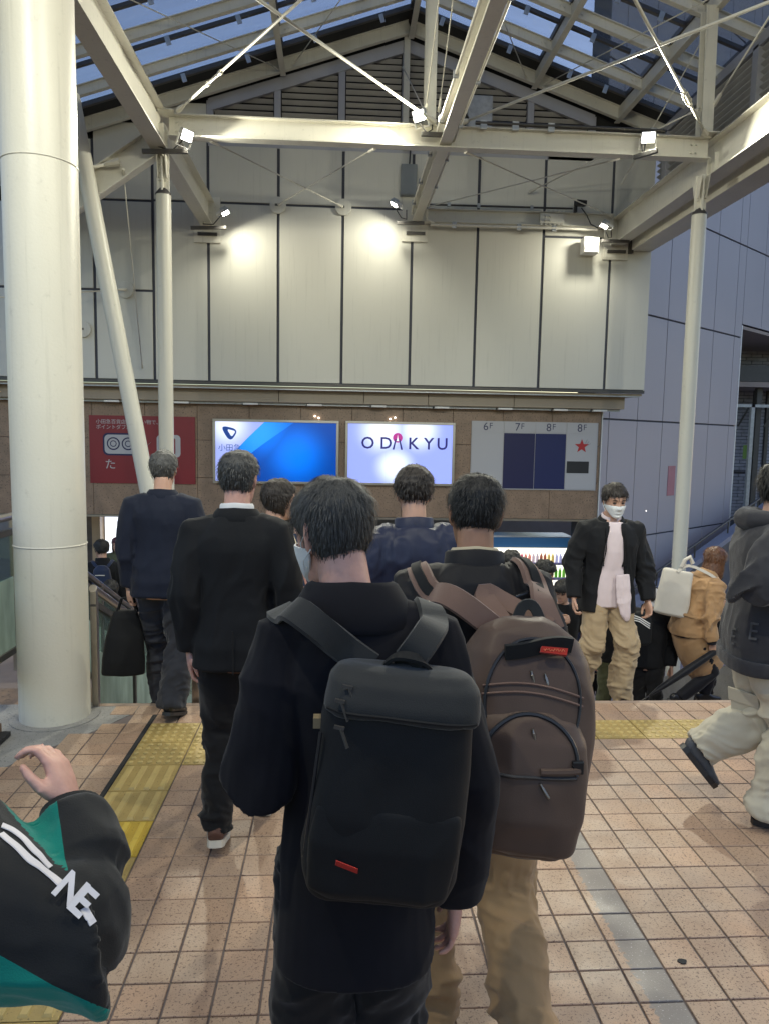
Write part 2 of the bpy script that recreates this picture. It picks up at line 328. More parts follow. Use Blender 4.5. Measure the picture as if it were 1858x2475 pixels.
# balustrades
def balustrade(name, pts, label, h0=.0, posts=(), rail=.026):
    o = thing(name, pts[0], label, 'balustrade')
    part('handrail', MB().tube(pts, rail, 14), M_STEEL, o, smooth=True)
    for i in range(len(pts)-1):
        a, b = Vector(pts[i]), Vector(pts[i+1]); n = max(1, round((b-a).length/1.05))
        for k in range(n):
            p, q = a.lerp(b, (k+.02)/n), a.lerp(b, (k+.98)/n); H = .88
            g = MB().add([p+Vector((-.006,0,-.12)), q+Vector((-.006,0,-.12)), q+Vector((-.006,0,-.40)), p+Vector((-.006,0,-.40)), p+Vector((.006,0,-.12)), q+Vector((.006,0,-.12)), q+Vector((.006,0,-.40)), p+Vector((.006,0,-.40))], [(0,1,2,3),(7,6,5,4),(0,4,5,1),(1,5,6,2),(2,6,7,3),(3,7,4,0)])
            part('glass_pane', g, G_CLEAR, o)
            g = MB().add([p+Vector((-.006,0,-.405)), q+Vector((-.006,0,-.405)), q+Vector((-.006,0,-H)), p+Vector((-.006,0,-H)), p+Vector((.006,0,-.405)), q+Vector((.006,0,-.405)), q+Vector((.006,0,-H)), p+Vector((.006,0,-H))], [(0,1,2,3),(7,6,5,4),(0,4,5,1),(1,5,6,2),(2,6,7,3),(3,7,4,0)])
            part('frosted_pane', g, G_FROST, o)
            part('post', MB().box(p.x-.022, p.x+.022, p.y-.02, p.y+.02, p.z-1.05, p.z-.01), M_DSTEEL if k % 2 else M_STEEL, o, bevel=.004)
        part('top_frame', MB().bar(a+Vector((0,0,-.10)), b+Vector((0,0,-.10)), .035, .04), M_DSTEEL, o)
        part('bottom_frame', MB().bar(a+Vector((0,0,-.90)), b+Vector((0,0,-.90)), .04, .04), M_DSTEEL, o)
    return o
balustrade('balustrade', [(-1.585, 4.87, .80), (-1.585, 10.2, -1.63)], "glass balustrade with steel posts along the stairs' left side, beginning right of the big column")
balustrade('balustrade', [(-2.16, -1.0, 1.25), (-2.16, 5.05, 1.25), (-2.16, 10.4, -1.22)], "taller glass balustrade with round steel handrail passing behind the big white column")
rl = thing('stair_handrail', (-.95, 4.95, 0), "steel handrail on square posts on the stairs behind the man with tote bag", 'handrail')
part('rail', MB().bar((-.95, 5.0, .44), (-.95, 9.9, -1.86), .05, .05), M_STEEL, rl, bevel=.006)
for y in (5.0, 6.6, 8.2, 9.8): part('post', MB().box(-.975, -.925, y-.025, y+.025, -.47*(y-4.93)-.3, .44-.4694*(y-5.0)), M_STEEL, rl, bevel=.004)
kerb = thing('floor_kerb', (-2.1, 3.5, 0), "low brown timber edged kerb at the foot of the left balustrade", 'kerb')
part('edge_board', MB().box(-2.28, -1.99, -1, 4.42, .003, .075), mat('brown_timber', (.16, .09, .05), .55, .2, 3, .1, 30, stretch=(8, .6, 8), dirt=.3), kerb, bevel=.008)
part('dark_sole', MB().box(-1.985, -1.93, -1, 4.40, .003, .03), M_DARK, kerb, bevel=.004)

# =================================================================== columns and posts
def column(name, x, y, r, z0, z1, label, rings=()):
    o = thing(name, (x, y, z0), label, 'column')
    part('shaft', MB().cyl(x, y, z0, z1, r, 64), M_COLUMN, o, smooth=True)
    for z in rings:
        n = 48; part('weld_ring', MB().tube([(x+(r+.0005)*math.cos(2*PI*k/n), y+(r+.0005)*math.sin(2*PI*k/n), z) for k in range(n+1)], .0045, 6), M_COLUMN, o, smooth=True)
    return o
c = column('column', -1.79, 4.725, .212, 0, 7.2, "thick white painted round column standing on the landing beside the stair head", (1.115, 3.39))
def post(x, y, label):
    o = thing('post', (x, y, LZ), label, 'post')
    part('shaft', MB().cyl(x, y, LZ+.35, 4.72, .092, 40), M_COLUMN, o, smooth=True)
    part('flared_foot', MB().tube([(x,y,LZ),(x,y,LZ+.12),(x,y,LZ+.36),(x,y,LZ+.5)], [.17,.165,.12,.093], 32), M_COLUMN, o, smooth=True)
    part('cap', MB().tube([(x,y,4.72),(x,y,4.735),(x,y,4.80)], [.098,.098,.045], 32), M_DSTEEL, o, smooth=True)
    part('neck_plate', MB().box(x-.012, x+.012, y-.075, y+.075, 4.42, 5.20).box(x-.075, x+.075, y-.012, y+.012, 4.74, 5.20), M_CREAM, o, bevel=.003)
    for k in range(4):
        for s in (-1, 1): part('bolt', MB().tube([(x+s*.04, y-.012, 4.80+.095*k), (x+s*.04, y-.034, 4.80+.095*k)], .014, 6), M_CREAM, o)
    g = MB()
    for s in (-1, 1): g.prism([(-.055, 4.92), (.055, 4.92), (.135, 5.18), (-.135, 5.18)], (x+s*.05-.006, y, 0), (0,1,0), (0,0,1), (1,0,0), .012)
    part('gusset', g, M_CREAM, o, bevel=.002); return o
post(-2.17, 9.6, "slim white post under the left beam, in front of the red poster"); post(4.60, 9.6, "slim white speckled post under the right beam, in front of the lavender wall")
st = thing('diagonal_strut', (-1.68, 9.4, LZ), "leaning white pipe strut between the big column and the slim left post", 'strut')
part('pipe', MB().tube([(-1.72, 9.4, LZ), (-3.18, 9.4, 5.75)], .098, 36), M_COLUMN, st, smooth=True)
part('foot_plate', MB().box(-1.95, -1.5, 9.25, 9.55, LZ, LZ+.03), M_CREAM, st, bevel=.004)

# =================================================================== gable-end building: upper wall of panels
wall = thing('panelled_wall', (0, 13.2, 2.68), "large pale panelled wall above the signs, lit in pools by floodlights", 'wall', kind='structure')
part('backing', MB().box(-9, 5.395, 13.02, 13.4, 2.69, 6.62), M_JOINT, wall)
part('gable_backing', MB().prism([(-5.3, 6.55), (5.395, 6.55), (5.395, 7.13), (1.1, 8.58), (-5.3, 6.52)], (0, 13.16, 0), (1,0,0), (0,0,1), (0,1,0), .2), M_DARK, wall)
xs = [-8.4, -7.2, -6.05, -5.0, -4.087, -3.119, -2.205, -1.04, .043, 1.222, 2.348, 3.494, 4.682, 5.41]
def panel(x0, x1, z0, z1, g=.024): part('wall_panel', MB().box(x0+g, x1-(g if x1 < 5.4 else 0), 13.0, 13.03, z0+g*.8, z1-g*.8), M_PANEL, wall, bevel=.004, seg=1)
for i in range(len(xs)-1):
    a, b = xs[i], xs[i+1]
    if b < -3: panel(a, b, 2.70, 4.19); panel(a, b, 4.19, 5.65); panel(a, b, 5.65, 6.62 if b < -4 else 6.9)
    elif b < 4.6: panel(a, b, 2.70, 5.665); panel(a, b, 5.665, 6.60 if b > -2.1 else 7.25)
    elif b < 5: panel(a, b, 2.70, 5.30); panel(a, b, 5.30, 7.0)
    else: panel(a, b, 2.70, 7.0)
part('bottom_trim', MB().box(-9, 5.41, 12.985, 13.05, 2.655, 2.705), M_DSTEEL, wall)
part('end_return', MB().box(5.397, 5.412, 13.02, 13.42, 2.7, 7.0), M_PANEL, wall)
part('soffit', MB().box(-9, 5.40, 13.06, 13.8, 2.615, 2.65), M_BROWNF, wall)
part('soffit_trim', MB().box(-9, 5.36, 13.07, 13.16, 2.595, 2.613), M_GALV, wall)
fas = thing('fascia_beam', (0, 13.35, 2.3), "beige boxed beam under the panelled wall, above the signs", 'beam', kind='structure')
xf = [-9, -6.6, -4.5, -2.9, -1.05, .45, 1.6, 3.15, 5.19]
for a, b in zip(xf, xf[1:]): part('fascia_panel', MB().box(a+.004, b-.004, 13.30, 13.62, 2.385, 2.612), M_BROWNF, fas, bevel=.004, seg=1)
part('under_rail', MB().box(-9, 5.15, 13.42, 13.46, 2.345, 2.38), M_GALV, fas)
for k, x in enumerate((-3.95, -2.75, -1.55, -.42, .72, 1.85, 3.0, 4.02, 4.75)):
    o = thing('linear_lamp', (x, 13.4, 2.36), "small white bracket lamp under the beige beam, number %d counted from the left column" % (k+1), 'lamp', 'unlit bracket lamps under the beige beam')
    part('body', MB().box(x-.13, x+.13, 13.33, 13.42, 2.338, 2.372), M_WHITE, o, bevel=.005)
    part('bracket', MB().prism([(-.05, 0), (.05, 0), (.02, .05), (-.02, .05)], (x-.12, 13.42, 2.33), (1,0,0), (0,0,1), (0,1,0), .1), M_DSTEEL, o)
LABELS = ["far left, beside the big column", "between the leaning strut and the slim left post", "above the gap between red poster and blue sign", "above the blue sign's middle", "above the join of the two lit signs", "above the lit sign with pink disc", "just left of the floor guide", "above the floor guide's 7F", "at the fascia's right end by the lavender wall"]
for o, l in zip([o for o in COL.objects if o.name.startswith('linear_lamp')], LABELS): o['label'] = "white bracket lamp under the beige beam, " + l

# ------------------------------------------------------------------ brown stone sign wall
sw = thing('sign_wall', (0, 13.6, .33), "brown stone clad wall carrying the signs above the concourse opening", 'wall', kind='structure')
part('core', MB().box(-9, 4.87, 13.64, 14.05, .34, 2.6), M_JOINT, sw)
ys = [.33, 1.02, 1.70, 2.40]
for i, x in enumerate(np.arange(-9, 4.7, .925)):
    b = min(x+.925, 4.885)
    for z0, z1 in zip(ys, ys[1:]): part('stone_slab', MB().box(x+.003, b-.003, 13.60+rng.uniform(0, .003), 13.645, z0+.003, z1-.003), M_STONE, sw, bevel=.003, seg=1)
part('lintel_trim', MB().box(-9, 4.88, 13.59, 14.06, .29, .328), M_STEEL, sw)
part('corner_trim', MB().box(4.886, 4.905, 13.6, 14.06, .3, 2.36), M_WHITE, sw)

# =================================================================== gable louvres
gl = thing('louvered_gable', (1.1, 13.1, 6.6), "brown louvred gable between grey mullions under the roof ridge", 'louvre')
gtop = lambda x: 8.40-.33*abs(x-1.08)
mx = [-2.17, -1.06, .005, 1.06, 2.16, 3.2, 4.28]
for k, x in enumerate(mx):
    part('mullion', MB().box(x-.055, x+.055, 13.02, 13.12, 6.60, gtop(x)-.03), M_LOUVF, gl, bevel=.006)
for s in (-1, 1):
    xa = mx[0] if s < 0 else mx[-1]; part('head_frame', MB().bar((xa, 13.04, gtop(xa)-.10), (1.08, 13.04, gtop(1.08)-.10), .19, .07, up=(0,1,0)), M_LOUVF, gl)
part('sill_frame', MB().box(-2.2, 4.31, 13.0, 13.13, 6.57, 6.63), M_LOUVF, gl, bevel=.005)
for a, b in zip(mx, mx[1:]):
    z = 6.70
    while True:
        zt = z+.075; xa, xb = a+.07, b-.07
        if (a+b)/2 < 1.08: xa = max(xa, 1.08-(8.34-z)/.33)
        else: xb = min(xb, 1.08+(8.34-z)/.33)
        if xb-xa < .12: break
        part('slat', MB().add([(xa,13.05,z+.044),(xb,13.05,z+.044),(xb,13.062,z+.052),(xa,13.062,z+.052),(xa,13.12,z-.004),(xb,13.12,z-.004),(xb,13.13,z+.003),(xa,13.13,z+.003)], [(0,1,5,4),(3,7,6,2),(0,3,2,1),(4,5,6,7),(0,4,7,3),(1,2,6,5)]), M_LOUV, gl)
        z += .104

# =================================================================== roof frame
bms = []
def beam(name, p0, p1, h, b, label, m=None, **k):
    o = thing(name, p0, label, 'beam'); part('beam_body', MB().ibeam(p0, p1, h, b, **k), m or M_CREAM, o); return o
bl = beam('roof_beam', (-2.2, -3, 5.42), (-2.2, 12.99, 5.46), .43, .2, "left white steel roof beam running from the camera side to the panelled wall")
bc = beam('roof_beam', (1.285, -3, 5.51), (1.285, 12.99, 5.58), .25, .145, "middle white steel roof beam carrying conduits, running to the panelled wall")
br = beam('roof_beam', (4.70, -3, 5.44), (4.78, 12.99, 5.40), .44, .22, "right white steel roof beam running to the panelled wall beside the outer gutter")
cbm = beam('cross_beam', (-2.09, 9.6, 5.53), (4.66, 9.6, 5.53), .26, .16, "white steel cross beam spanning above the stairs, lit by floodlights")
wbm = beam('wall_beam', (1.36, 12.86, 5.53), (4.66, 12.86, 5.55), .22, .14, "white steel beam fixed flat along the panelled wall on the right")
arm = beam('sloping_arm', (-2.30, 9.6, 5.30), (-3.55, 9.6, 4.42), .30, .16, "white steel arm sloping down left from the slim post's head")
ob = thing('outer_gutter', (5.3, 5, 5.1), "boxed white gutter beam outside the right roof beam, against the lavender wall", 'gutter')
part('channel', MB().box(5.02, 5.40, -3, 12.98, 5.10, 5.36), M_CREAM, ob, bevel=.01)
part('lip', MB().box(4.99, 5.02, -3, 12.98, 5.27, 5.38), M_CREAM, ob)
part('end_plate', MB().box(4.985, 5.05, 12.90, 12.985, 5.05, 5.40), M_DSTEEL, ob)
for o, x, z in ((bl, -2.2, 5.42), (bc, 1.285, 5.55), (br, 4.78, 5.36)):
    part('end_plate', MB().box(x-.24, x+.20, 12.965, 12.998, z-.42, z+.32), M_CREAM, o, bevel=.004)
    part('packing_bar', MB().box(x-.17, x+.15, 12.93, 12.964, z-.31, z-.26), M_DSTEEL, o)
    for s in (-1, 1): part('stiffener', MB().box(x-.07, x+.07, 9.6+s*.1-.006, 9.6+s*.1+.006, z-.105, z+.105), M_CREAM, o)
g = MB()
for x, z in ((-2.2, 5.64), (4.7, 5.66)): g.prism([(-.22, -.22), (.22, -.22), (.12, .16), (-.12, .16)], (x, 9.6, z), (1,0,0), (0,1,0), (0,0,1), .012)
part('node_plate', g, M_CREAM, cbm)
for x in (-2.0, -1.94, 4.44, 4.5):
    for z in (5.48, 5.58): part('bolt', MB().tube([(x, 9.59, z), (x, 9.565, z)], .016, 6), M_CREAM, cbm)

roof = thing('glass_roof', (1.1, 6, 8.65), "pitched glass roof on white rafters with blue dusk sky behind it", 'roof', kind='structure')
RZ = lambda x, off=0: 8.65-.335*abs(x-1.1)-off
XL, XR = -5.2, 5.5
RB = mesh_of('bolt', MB().tube([(0, 0, 0), (0, -.016, 0)], .014, 6), M_CREAM)
for y in (11.9, 10.93, 9.9):
    for x in (-3.05, -.96, 1.1, 3.21, 4.66):
        for s in (-.16, -.10, .10, .16): inst('bolt', RB, roof, (x+s, y-.006, RZ(x+s, .10)))
for y in [12.87, 11.9, 10.93, 9.9, 8.9, 7.9, 6.9, 5.9, 4.9, 3.9, 2.9, 1.9, .9, -.1, -1.1]:
    h = .20 if y > 12.5 else .15
    for x in (XL, XR): part('rafter', MB().ibeam((x, y, RZ(x, h/2+.03)), (1.1, y, RZ(1.1, h/2+.03)), h, .085, .010, .008), M_CREAM, roof)
for x in (-4.9, -3.05, -.96, 1.13, 3.21, 4.66): part('purlin', MB().box(x-.045, x+.045, -2, 12.93, RZ(x)-.275, RZ(x)-.262).box(x-.006, x+.006, -2, 12.93, RZ(x)-.262, RZ(x)-.04), M_CREAM, roof)
part('end_flashing', MB().prism([(XL, RZ(XL)-.02), (1.1, 8.63), (XR, RZ(XR)-.02), (XR, RZ(XR)+.05), (1.1, 8.70), (XL, RZ(XL)+.05)], (0, 12.52, 0), (1,0,0), (0,0,1), (0,1,0), .7), M_DARK, roof)
gy = [12.52, 11.42, 10.42, 9.4, 8.4, 7.4, 6.4, 5.4, 4.4, 3.4, 2.4, 1.4, .4, -.6, -1.6]
gx = [XL, -3.05, -.96, 1.1, 3.21, 4.66, XR]
for a, b in zip(gx, gx[1:]):
    for y1, y0 in zip(gy, gy[1:]):
        q = [(a+.02, y0+.02), (b-.02, y0+.02), (b-.02, y1-.02), (a+.02, y1-.02)]
        part('glass_pane', MB().add([(x, y, RZ(x)+.020) for x, y in q]+[(x, y, RZ(x)+.030) for x, y in q], [(3,2,1,0),(4,5,6,7),(0,1,5,4),(1,2,6,5),(2,3,7,6),(3,0,4,7)]), G_ROOF, roof)
for y in gy:
    for x in (XL, XR): part('glazing_bar', MB().bar((x, y, RZ(x)-.01), (1.1, y, RZ(1.1)-.01), .06, .05), M_GASKET, roof)
for x in gx: part('glazing_bar', MB().box(x-.03, x+.03, -1.7, 12.5, RZ(x)-.03, RZ(x)+.045), M_GASKET, roof)
ck = mesh_of('glazing_clip', MB().box(-.035, .035, -.006, .006, -.13, .0).add([(-.012,-.008,-.10),(.012,-.008,-.10),(.012,-.008,-.04),(-.012,-.008,-.04)], [(0,1,2,3)]), M_GALV)
for y in (12.47, 11.36, 10.36, 9.34):
    for x in (-4.2, -2.5, -1.5, -.45, .6, 1.6, 2.7, 3.7, 4.3): inst('glazing_clip', ck, roof, (x, y, RZ(x)+.0), rot=(0, math.atan(.335)*(1 if x > 1.1 else -1), 0))
king = thing('king_post', (1.085, 9.6, 5.66), "white upright post from the cross beam to the roof ridge", 'post')
part('post_body', MB().ibeam((1.085, 9.6, 5.66), (1.085, 9.6, 8.36), .16, .14, .012, .01, up=(0,1,0)), M_CREAM, king)
rp = thing('edge_post', (4.59, 9.6, 5.66), "white upright post above the junction of cross beam and right roof beam", 'post')
part('post_body', MB().ibeam((4.6, 9.6, 5.66), (4.58, 9.6, 7.22), .17, .15, .012, .01, up=(0,1,0)), M_CREAM, rp)
wm = thing('ridge_mullion', (1.1, 12.97, 6.6), "white upright on the gable louvres below the roof ridge", 'post')
part('mullion_body', MB().box(1.02, 1.12, 12.94, 12.99, 6.62, 8.42), M_CREAM, wm, bevel=.005)

# clerestory louvres along the two roof edges
for X, lab in ((5.46, "grey louvred strip above the right roof beam, slats running along the roof edge"), (-5.25, "grey louvred strip along the left roof edge, mostly behind the big column")):
    o = thing('clerestory_louver', (X, 6, 5.7), lab, 'louvre'); s = 1 if X > 0 else -1
    z = 5.62
    while z < RZ(X)-.30:
        part('slat', MB().add([(X-s*.05, -2, z+.055), (X-s*.05, 12.95, z+.055), (X+s*.05, 12.95, z), (X+s*.05, -2, z), (X-s*.05, -2, z+.043), (X-s*.05, 12.95, z+.043), (X+s*.05, 12.95, z-.012), (X+s*.05, -2, z-.012)], [(0,1,2,3),(7,6,5,4),(0,4,5,1),(2,6,7,3),(1,5,6,2),(0,3,7,4)]), M_LOUV, o); z += .095
    for y in (1.5, 4.5, 7.2, 9.9, 12.6): part('mullion', MB().box(X-.09, X+.07, y-.07, y+.07, 5.5, RZ(X)-.22), M_LOUVF, o, bevel=.005)
    part('head_rail', MB().box(X-.09, X+.07, -2, 12.95, RZ(X)-.26, RZ(X)-.12), M_LOUVF, o)
    part('back_sheet', MB().box(X+s*.075-.005, X+s*.075+.005, -2, 12.95, 5.4, RZ(X)-.12), M_DARK, o)

# tie rods
def rod(p0, p1, label, r=.014, buckle=None):
    o = thing('tie_rod', p0, label, 'rod'); p0, p1 = Vector(p0), Vector(p1); d = (p1-p0).normalized()
    part('rod_body', MB().tube([p0, p1], r, 8), M_CREAM, o, smooth=True)
    for p, s in ((p0, 1), (p1, -1)): part('fork_end', MB().tube([p, p+d*s*.05, p+d*s*.16, p+d*s*.19], [r*2.4, r*2.4, r*1.7, r], 8), M_CREAM, o, smooth=True)
    if buckle:
        c = p0.lerp(p1, buckle); n = d.orthogonal().normalized(); m = MB()
        for s in (-1, 1): m.tube([c-d*.16, c-d*.12+n*s*.03, c+d*.12+n*s*.03, c+d*.16], .008, 6)
        m.tube([c-d*.2, c-d*.14], r*1.8, 8).tube([c+d*.14, c+d*.2], r*1.8, 8); part('turnbuckle', m, M_CREAM, o, smooth=True)
    return o
rod((-1.95, 9.45, 5.66), (1.18, 4.60, 5.62), "long tie rod with turnbuckle rising right from the left beam junction", .014, .18)
rod((1.13, 9.45, 5.66), (-2.1, 5.3, 5.64), "long tie rod dropping right to the floodlight at the middle beam", .016)
rod((1.42, 9.5, 5.66), (4.55, 5.6, 5.64), "long tie rod rising right from the middle beam junction across the right bay", .016)
rod((4.55, 9.45, 5.66), (1.40, 5.2, 5.64), "tie rod with shiny turnbuckle rising left from the right beam junction", .016, .22)
rod((-1.6, 9.65, 5.40), (.03, 12.93, 5.655), "thin rod from the cross beam down to the right wall disc", .010)
rod((.42, 9.65, 5.40), (-1.03, 12.93, 5.65), "thin rod from the cross beam down to the left wall disc", .010)
rod((1.55, 9.65, 5.40), (4.60, 12.8, 5.62), "thin rod from the cross beam to the right beam's wall end", .010)
rod((3.55, 9.65, 5.40), (1.45, 12.8, 5.66), "thin rod from the right floodlight to the middle beam's wall end", .008)
rod((-3.05, 9.3, RZ(-3.05, .22)), (-1.0, 12.8, RZ(-1.0, .22)), "thin rod under the left roof slope falling right to the gable rafter", .008)
rod((.9, 9.6, RZ(.9, .22)), (-.80, 12.8, RZ(-.8, .22)), "thin rod under the left roof slope falling left from the ridge", .008)
rod((1.3, 9.6, RZ(1.3, .22)), (3.05, 12.8, RZ(3.05, .22)), "thin rod under the right roof slope falling right from the ridge", .008)
rod((4.6, 9.3, RZ(4.6, .22)), (3.35, 12.75, RZ(3.35, .22)), "thin rod under the right roof slope falling left to the gable rafter", .008)
rod((4.64, 9.72, 7.05), (4.3, 11.6, 5.75), "thin rod leaning down left behind the edge post", .008)
rod((4.55, 9.66, 6.05), (3.2, 12.9, 6.0), "short rod going left from the foot of the edge post", .010)
rod((4.75, 8.0, 6.75), (4.68, 9.55, 6.05), "rod in front of the right clerestory louvres meeting the edge post", .012)
rod((1.02, 9.5, 5.72), (1.06, 6.3, 8.3), "upright thin rod at the left of the king post", .008)
rod((1.19, 9.5, 5.8), (1.2, 6.3, 8.3), "upright thin rod at the right of the king post", .008)
rod((1.0, 12.9, 7.9), (1.08, 9.7, 5.8), "thin rod from the gable to the king post's foot", .008)
rod((-3.56, 12.93, 4.19), (-4.8, 10.4, 3.55), "thin rod leaving the lower wall disc behind the leaning strut", .011)
rod((-2.62, 9.5, 4.98), (-3.3, 12.9, 2.9), "thin rod hanging from the sloping arm down the left wall", .007)
rod((-2.66, 9.5, 5.06), (-3.6, 9.5, 4.85), "short thick rod at the sloping arm, ending at the leaning strut", .02)
for k, (x, z, l) in enumerate(((-1.045, 5.648, "upper wall disc on the left, holding a thin rod, over a panel joint"), (.049, 5.654, "upper wall disc on the right, holding a thin rod, over a panel joint"), (-3.577, 4.189, "wall disc between the leaning strut and slim left post"), (-4.289, 3.525, "lowest wall disc, half behind the leaning strut"))):
    o = thing('anchor_disc', (x, 12.97, z), "round grey " + l, 'anchor', 'round anchor discs on the panelled wall')
    part('plate', MB().tube([(x, 12.995, z), (x, 12.95, z)], .135, 40), M_PANEL, o, smooth=True, bevel=.004)
    part('slot', MB().box(x-.05, x+.02, 12.94, 12.951, z-.018, z+.018), M_DSTEEL, o)

# =================================================================== floodlights
M_LED = mat('led_face', (1, .97, .90), .3, 0, emis=38)
def flood(x, y, z, aim, bar, label, power=1.0, size=.17, group='floodlights on the roof beams', spread=150):
    o = thing('floodlight', (x, y, z), label, 'floodlight', group); a = Vector(aim).normalized()
    r = a.cross(Vector((0, 0, 1))).normalized(); u = r.cross(a); p = Vector((x, y, z)); hs = size/2
    part('housing', MB().obox(p-a*.03, (r, u, a), (hs, hs*.78, .026)), M_GALV, o, bevel=.008)
    part('led_panel', MB().obox(p-a*.001, (r, u, a), (hs*.86, hs*.64, .002)), M_LED, o)
    fins = MB()
    for k in range(6): fins.obox(p-a*.072+r*(k-2.5)*hs*.3, (r, u, a), (.003, hs*.6, .016))
    part('cooling_fin', fins, M_GALV, o)
    part('yoke', MB().bar(p-a*.03-r*(hs+.012), p-a*.03-u*(hs+.05)-r*(hs+.012), .006, .03, up=a).bar(p-a*.03+r*(hs+.012), p-a*.03-u*(hs+.05)+r*(hs+.012), .006, .03, up=a).bar(p-a*.03-u*(hs+.05)-r*(hs+.015), p-a*.03-u*(hs+.05)+r*(hs+.015), .006, .03, up=a), M_WHITE, o)
    part('mounting_bar', MB().bar(bar[0], bar[1], .045, .05), M_DSTEEL, o, bevel=.003)
    m = p-a*.08; e = Vector(bar[0]).lerp(Vector(bar[1]), .35)
    part('cable', MB().tube([m, m+Vector((-.03, .0, -.10)), (m+e)/2+Vector((0, .02, -.09)), e+Vector((0, 0, .06)), e+Vector((0, .04, .22))], .009, 6), M_BLACK, o, smooth=True)
    l = bpy.data.lights.new('floodlight_light', 'AREA'); l.shape = 'RECTANGLE'; l.size = size*.86; l.size_y = size*.64; l.energy = LAMP_W*power; l.color = (1.0, .975, .80); l.spread = R(spread)
    lo = bpy.data.objects.new('floodlight_light', l); COL.objects.link(lo); lo.parent = o; lo.location = a*.012; lo.rotation_euler = a.to_track_quat('-Z', 'Y').to_euler()
    return o
flood(-1.84, 9.44, 5.37, (.62, -.50, -.45), ((-2.38, 9.45, 5.175), (-1.84, 9.45, 5.195)), "floodlight at the left beam junction, on a dark bar above the slim left post")
flood(.93, 9.40, 5.70, (-.55, -.62, -.50), ((.97, 9.42, 5.50), (1.36, 9.46, 5.515)), "floodlight at the middle beam, facing left above the cross beam")
flood(3.79, 9.38, 5.56, (-.22, -.85, -.45), ((3.66, 9.5, 5.36), (3.88, 9.3, 5.38)), "glaring floodlight at the right end of the cross beam, facing the camera", 1.4)
flood(-1.83, 12.42, 5.33, (.48, .0, -.88), ((-2.42, 12.62, 5.14), (-1.85, 12.62, 5.16)), "floodlight at the wall end of the left beam, shining right", .18, spread=165)
flood(.86, 12.42, 5.56, (-.46, .06, -.88), ((.93, 12.62, 5.33), (1.38, 12.62, 5.345)), "floodlight at the wall end of the middle beam, shining left", .18, spread=165)
flood(4.34, 12.42, 5.34, (-.46, .06, -.88), ((4.38, 12.62, 5.16), (4.86, 12.62, 5.165)), "floodlight at the wall end of the right beam, shining left past a white box", .18, spread=165)
# unseen row of matching lamps, added overhead to light the landing and wall
for x, z, a, l in ((-1.84, 5.37, (.25, .62, -.72), "left"), (1.0, 5.70, (.0, .66, -.72), "middle"), (3.9, 5.56, (-.25, .62, -.72), "right")):
    flood(x, 1.2, z, a, ((x-.4, 1.25, z-.2), (x+.1, 1.25, z-.18)), "added out-of-view floodlight overhead on the %s roof beam, above the landing" % l, 1.0, spread=160)

# =================================================================== boxes, conduits on beams and wall
def box_thing(name, x0, x1, y0, y1, z0, z1, m, label, cat, extra=None):
    o = thing(name, ((x0+x1)/2, (y0+y1)/2, z0), label, cat); part('case', MB().box(x0, x1, y0, y1, z0, z1), m, o, bevel=.006)
    part('lid', MB().box(x0+.012, x1-.012, y0-.012, y0-.001, z0+.012, z1-.012), m, o, bevel=.003); return o
o = box_thing('junction_box', 1.00, 1.27, 12.86, 12.98, 5.86, 6.36, mat('grey_box_paint', (.22, .24, .25), .5, .06), "grey metal junction box on the wall behind the middle beam", 'box')
part('cable', MB().tube([(1.14, 12.9, 7.0), (1.16, 12.9, 6.7), (1.14, 12.9, 6.37)], .012, 8), M_BLACK, o, smooth=True)
box_thing('junction_box', 4.11, 4.37, 12.70, 12.9, 4.98, 5.24, M_WHITE, "small white square box on the lit wall near the right floodlight", 'box')
o = box_thing('junction_box', 2.02, 2.42, 12.4, 12.6, 6.72, 7.30, M_GALV, "galvanised box in front of the louvred gable, right of the middle beam", 'box')
part('flexible_duct', MB().tube([(2.0, 12.3, 6.85), (1.85, 12.1, 6.95), (1.7, 11.9, 6.8), (1.6, 11.6, 6.6)], .05, 10), M_DSTEEL, o, smooth=True)
o = thing('wall_camera', (4.0, 12.75, 5.72), "small black camera above the wall beam by the right floodlight", 'camera')
part('camera_body', MB().obox((4.02, 12.7, 5.78), ((1,.2,0), (-.2,1,.1), (0,-.1,1)), (.09, .06, .045)), M_BLACK, o, bevel=.008)
part('camera_foot', MB().box(3.93, 3.97, 12.7, 12.78, 5.64, 5.74), M_BLACK, o)
part('cable', MB().tube([(4.05, 12.74, 5.72), (4.15, 12.74, 5.6), (4.22, 12.72, 5.45), (4.32, 12.66, 5.38)], .01, 6), M_BLACK, o, smooth=True)
def conduit(pts, r, m, label, clamps=()):
    o = thing('conduit', pts[0], label, 'conduit'); part('pipe', MB().tube(pts, r, 10), m, o, smooth=True)
    for c in clamps: part('clamp', MB().obox(c, ((1,0,0),(0,1,0),(0,0,1)), (r*1.7, .018, r*2.2)), M_GALV, o, bevel=.003)
    return o
yy = [3.5, 5, 6.5, 8, 9.1, 10.2, 11.3, 12.3]
conduit([(1.17, -1, 5.52), (1.17, 12.5, 5.57), (1.19, 12.7, 5.5)], .017, M_CREAM, "cream conduit clipped along the left side of the middle roof beam", [(1.17, y, 5.52+.004*y) for y in yy])
conduit([(1.40, -1, 5.47), (1.40, 12.4, 5.51), (1.42, 12.6, 5.40), (1.55, 12.72, 5.38)], .014, M_CREAM, "cream conduit clipped along the right side of the middle roof beam", [(1.40, y, 5.47+.003*y) for y in yy])
conduit([(1.65, 9.52, 5.70), (4.05, 9.52, 5.70)], .024, M_DSTEEL, "dark conduit clamped on top of the cross beam's right half", [(x, 9.52, 5.68) for x in (1.75, 2.15, 2.6, 3.9)])
conduit([(1.45, 12.74, 5.68), (3.9, 12.74, 5.70)], .016, M_DSTEEL, "thin dark conduit on top of the wall beam", [(x, 12.74, 5.69) for x in (1.8, 2.3, 3.2)])
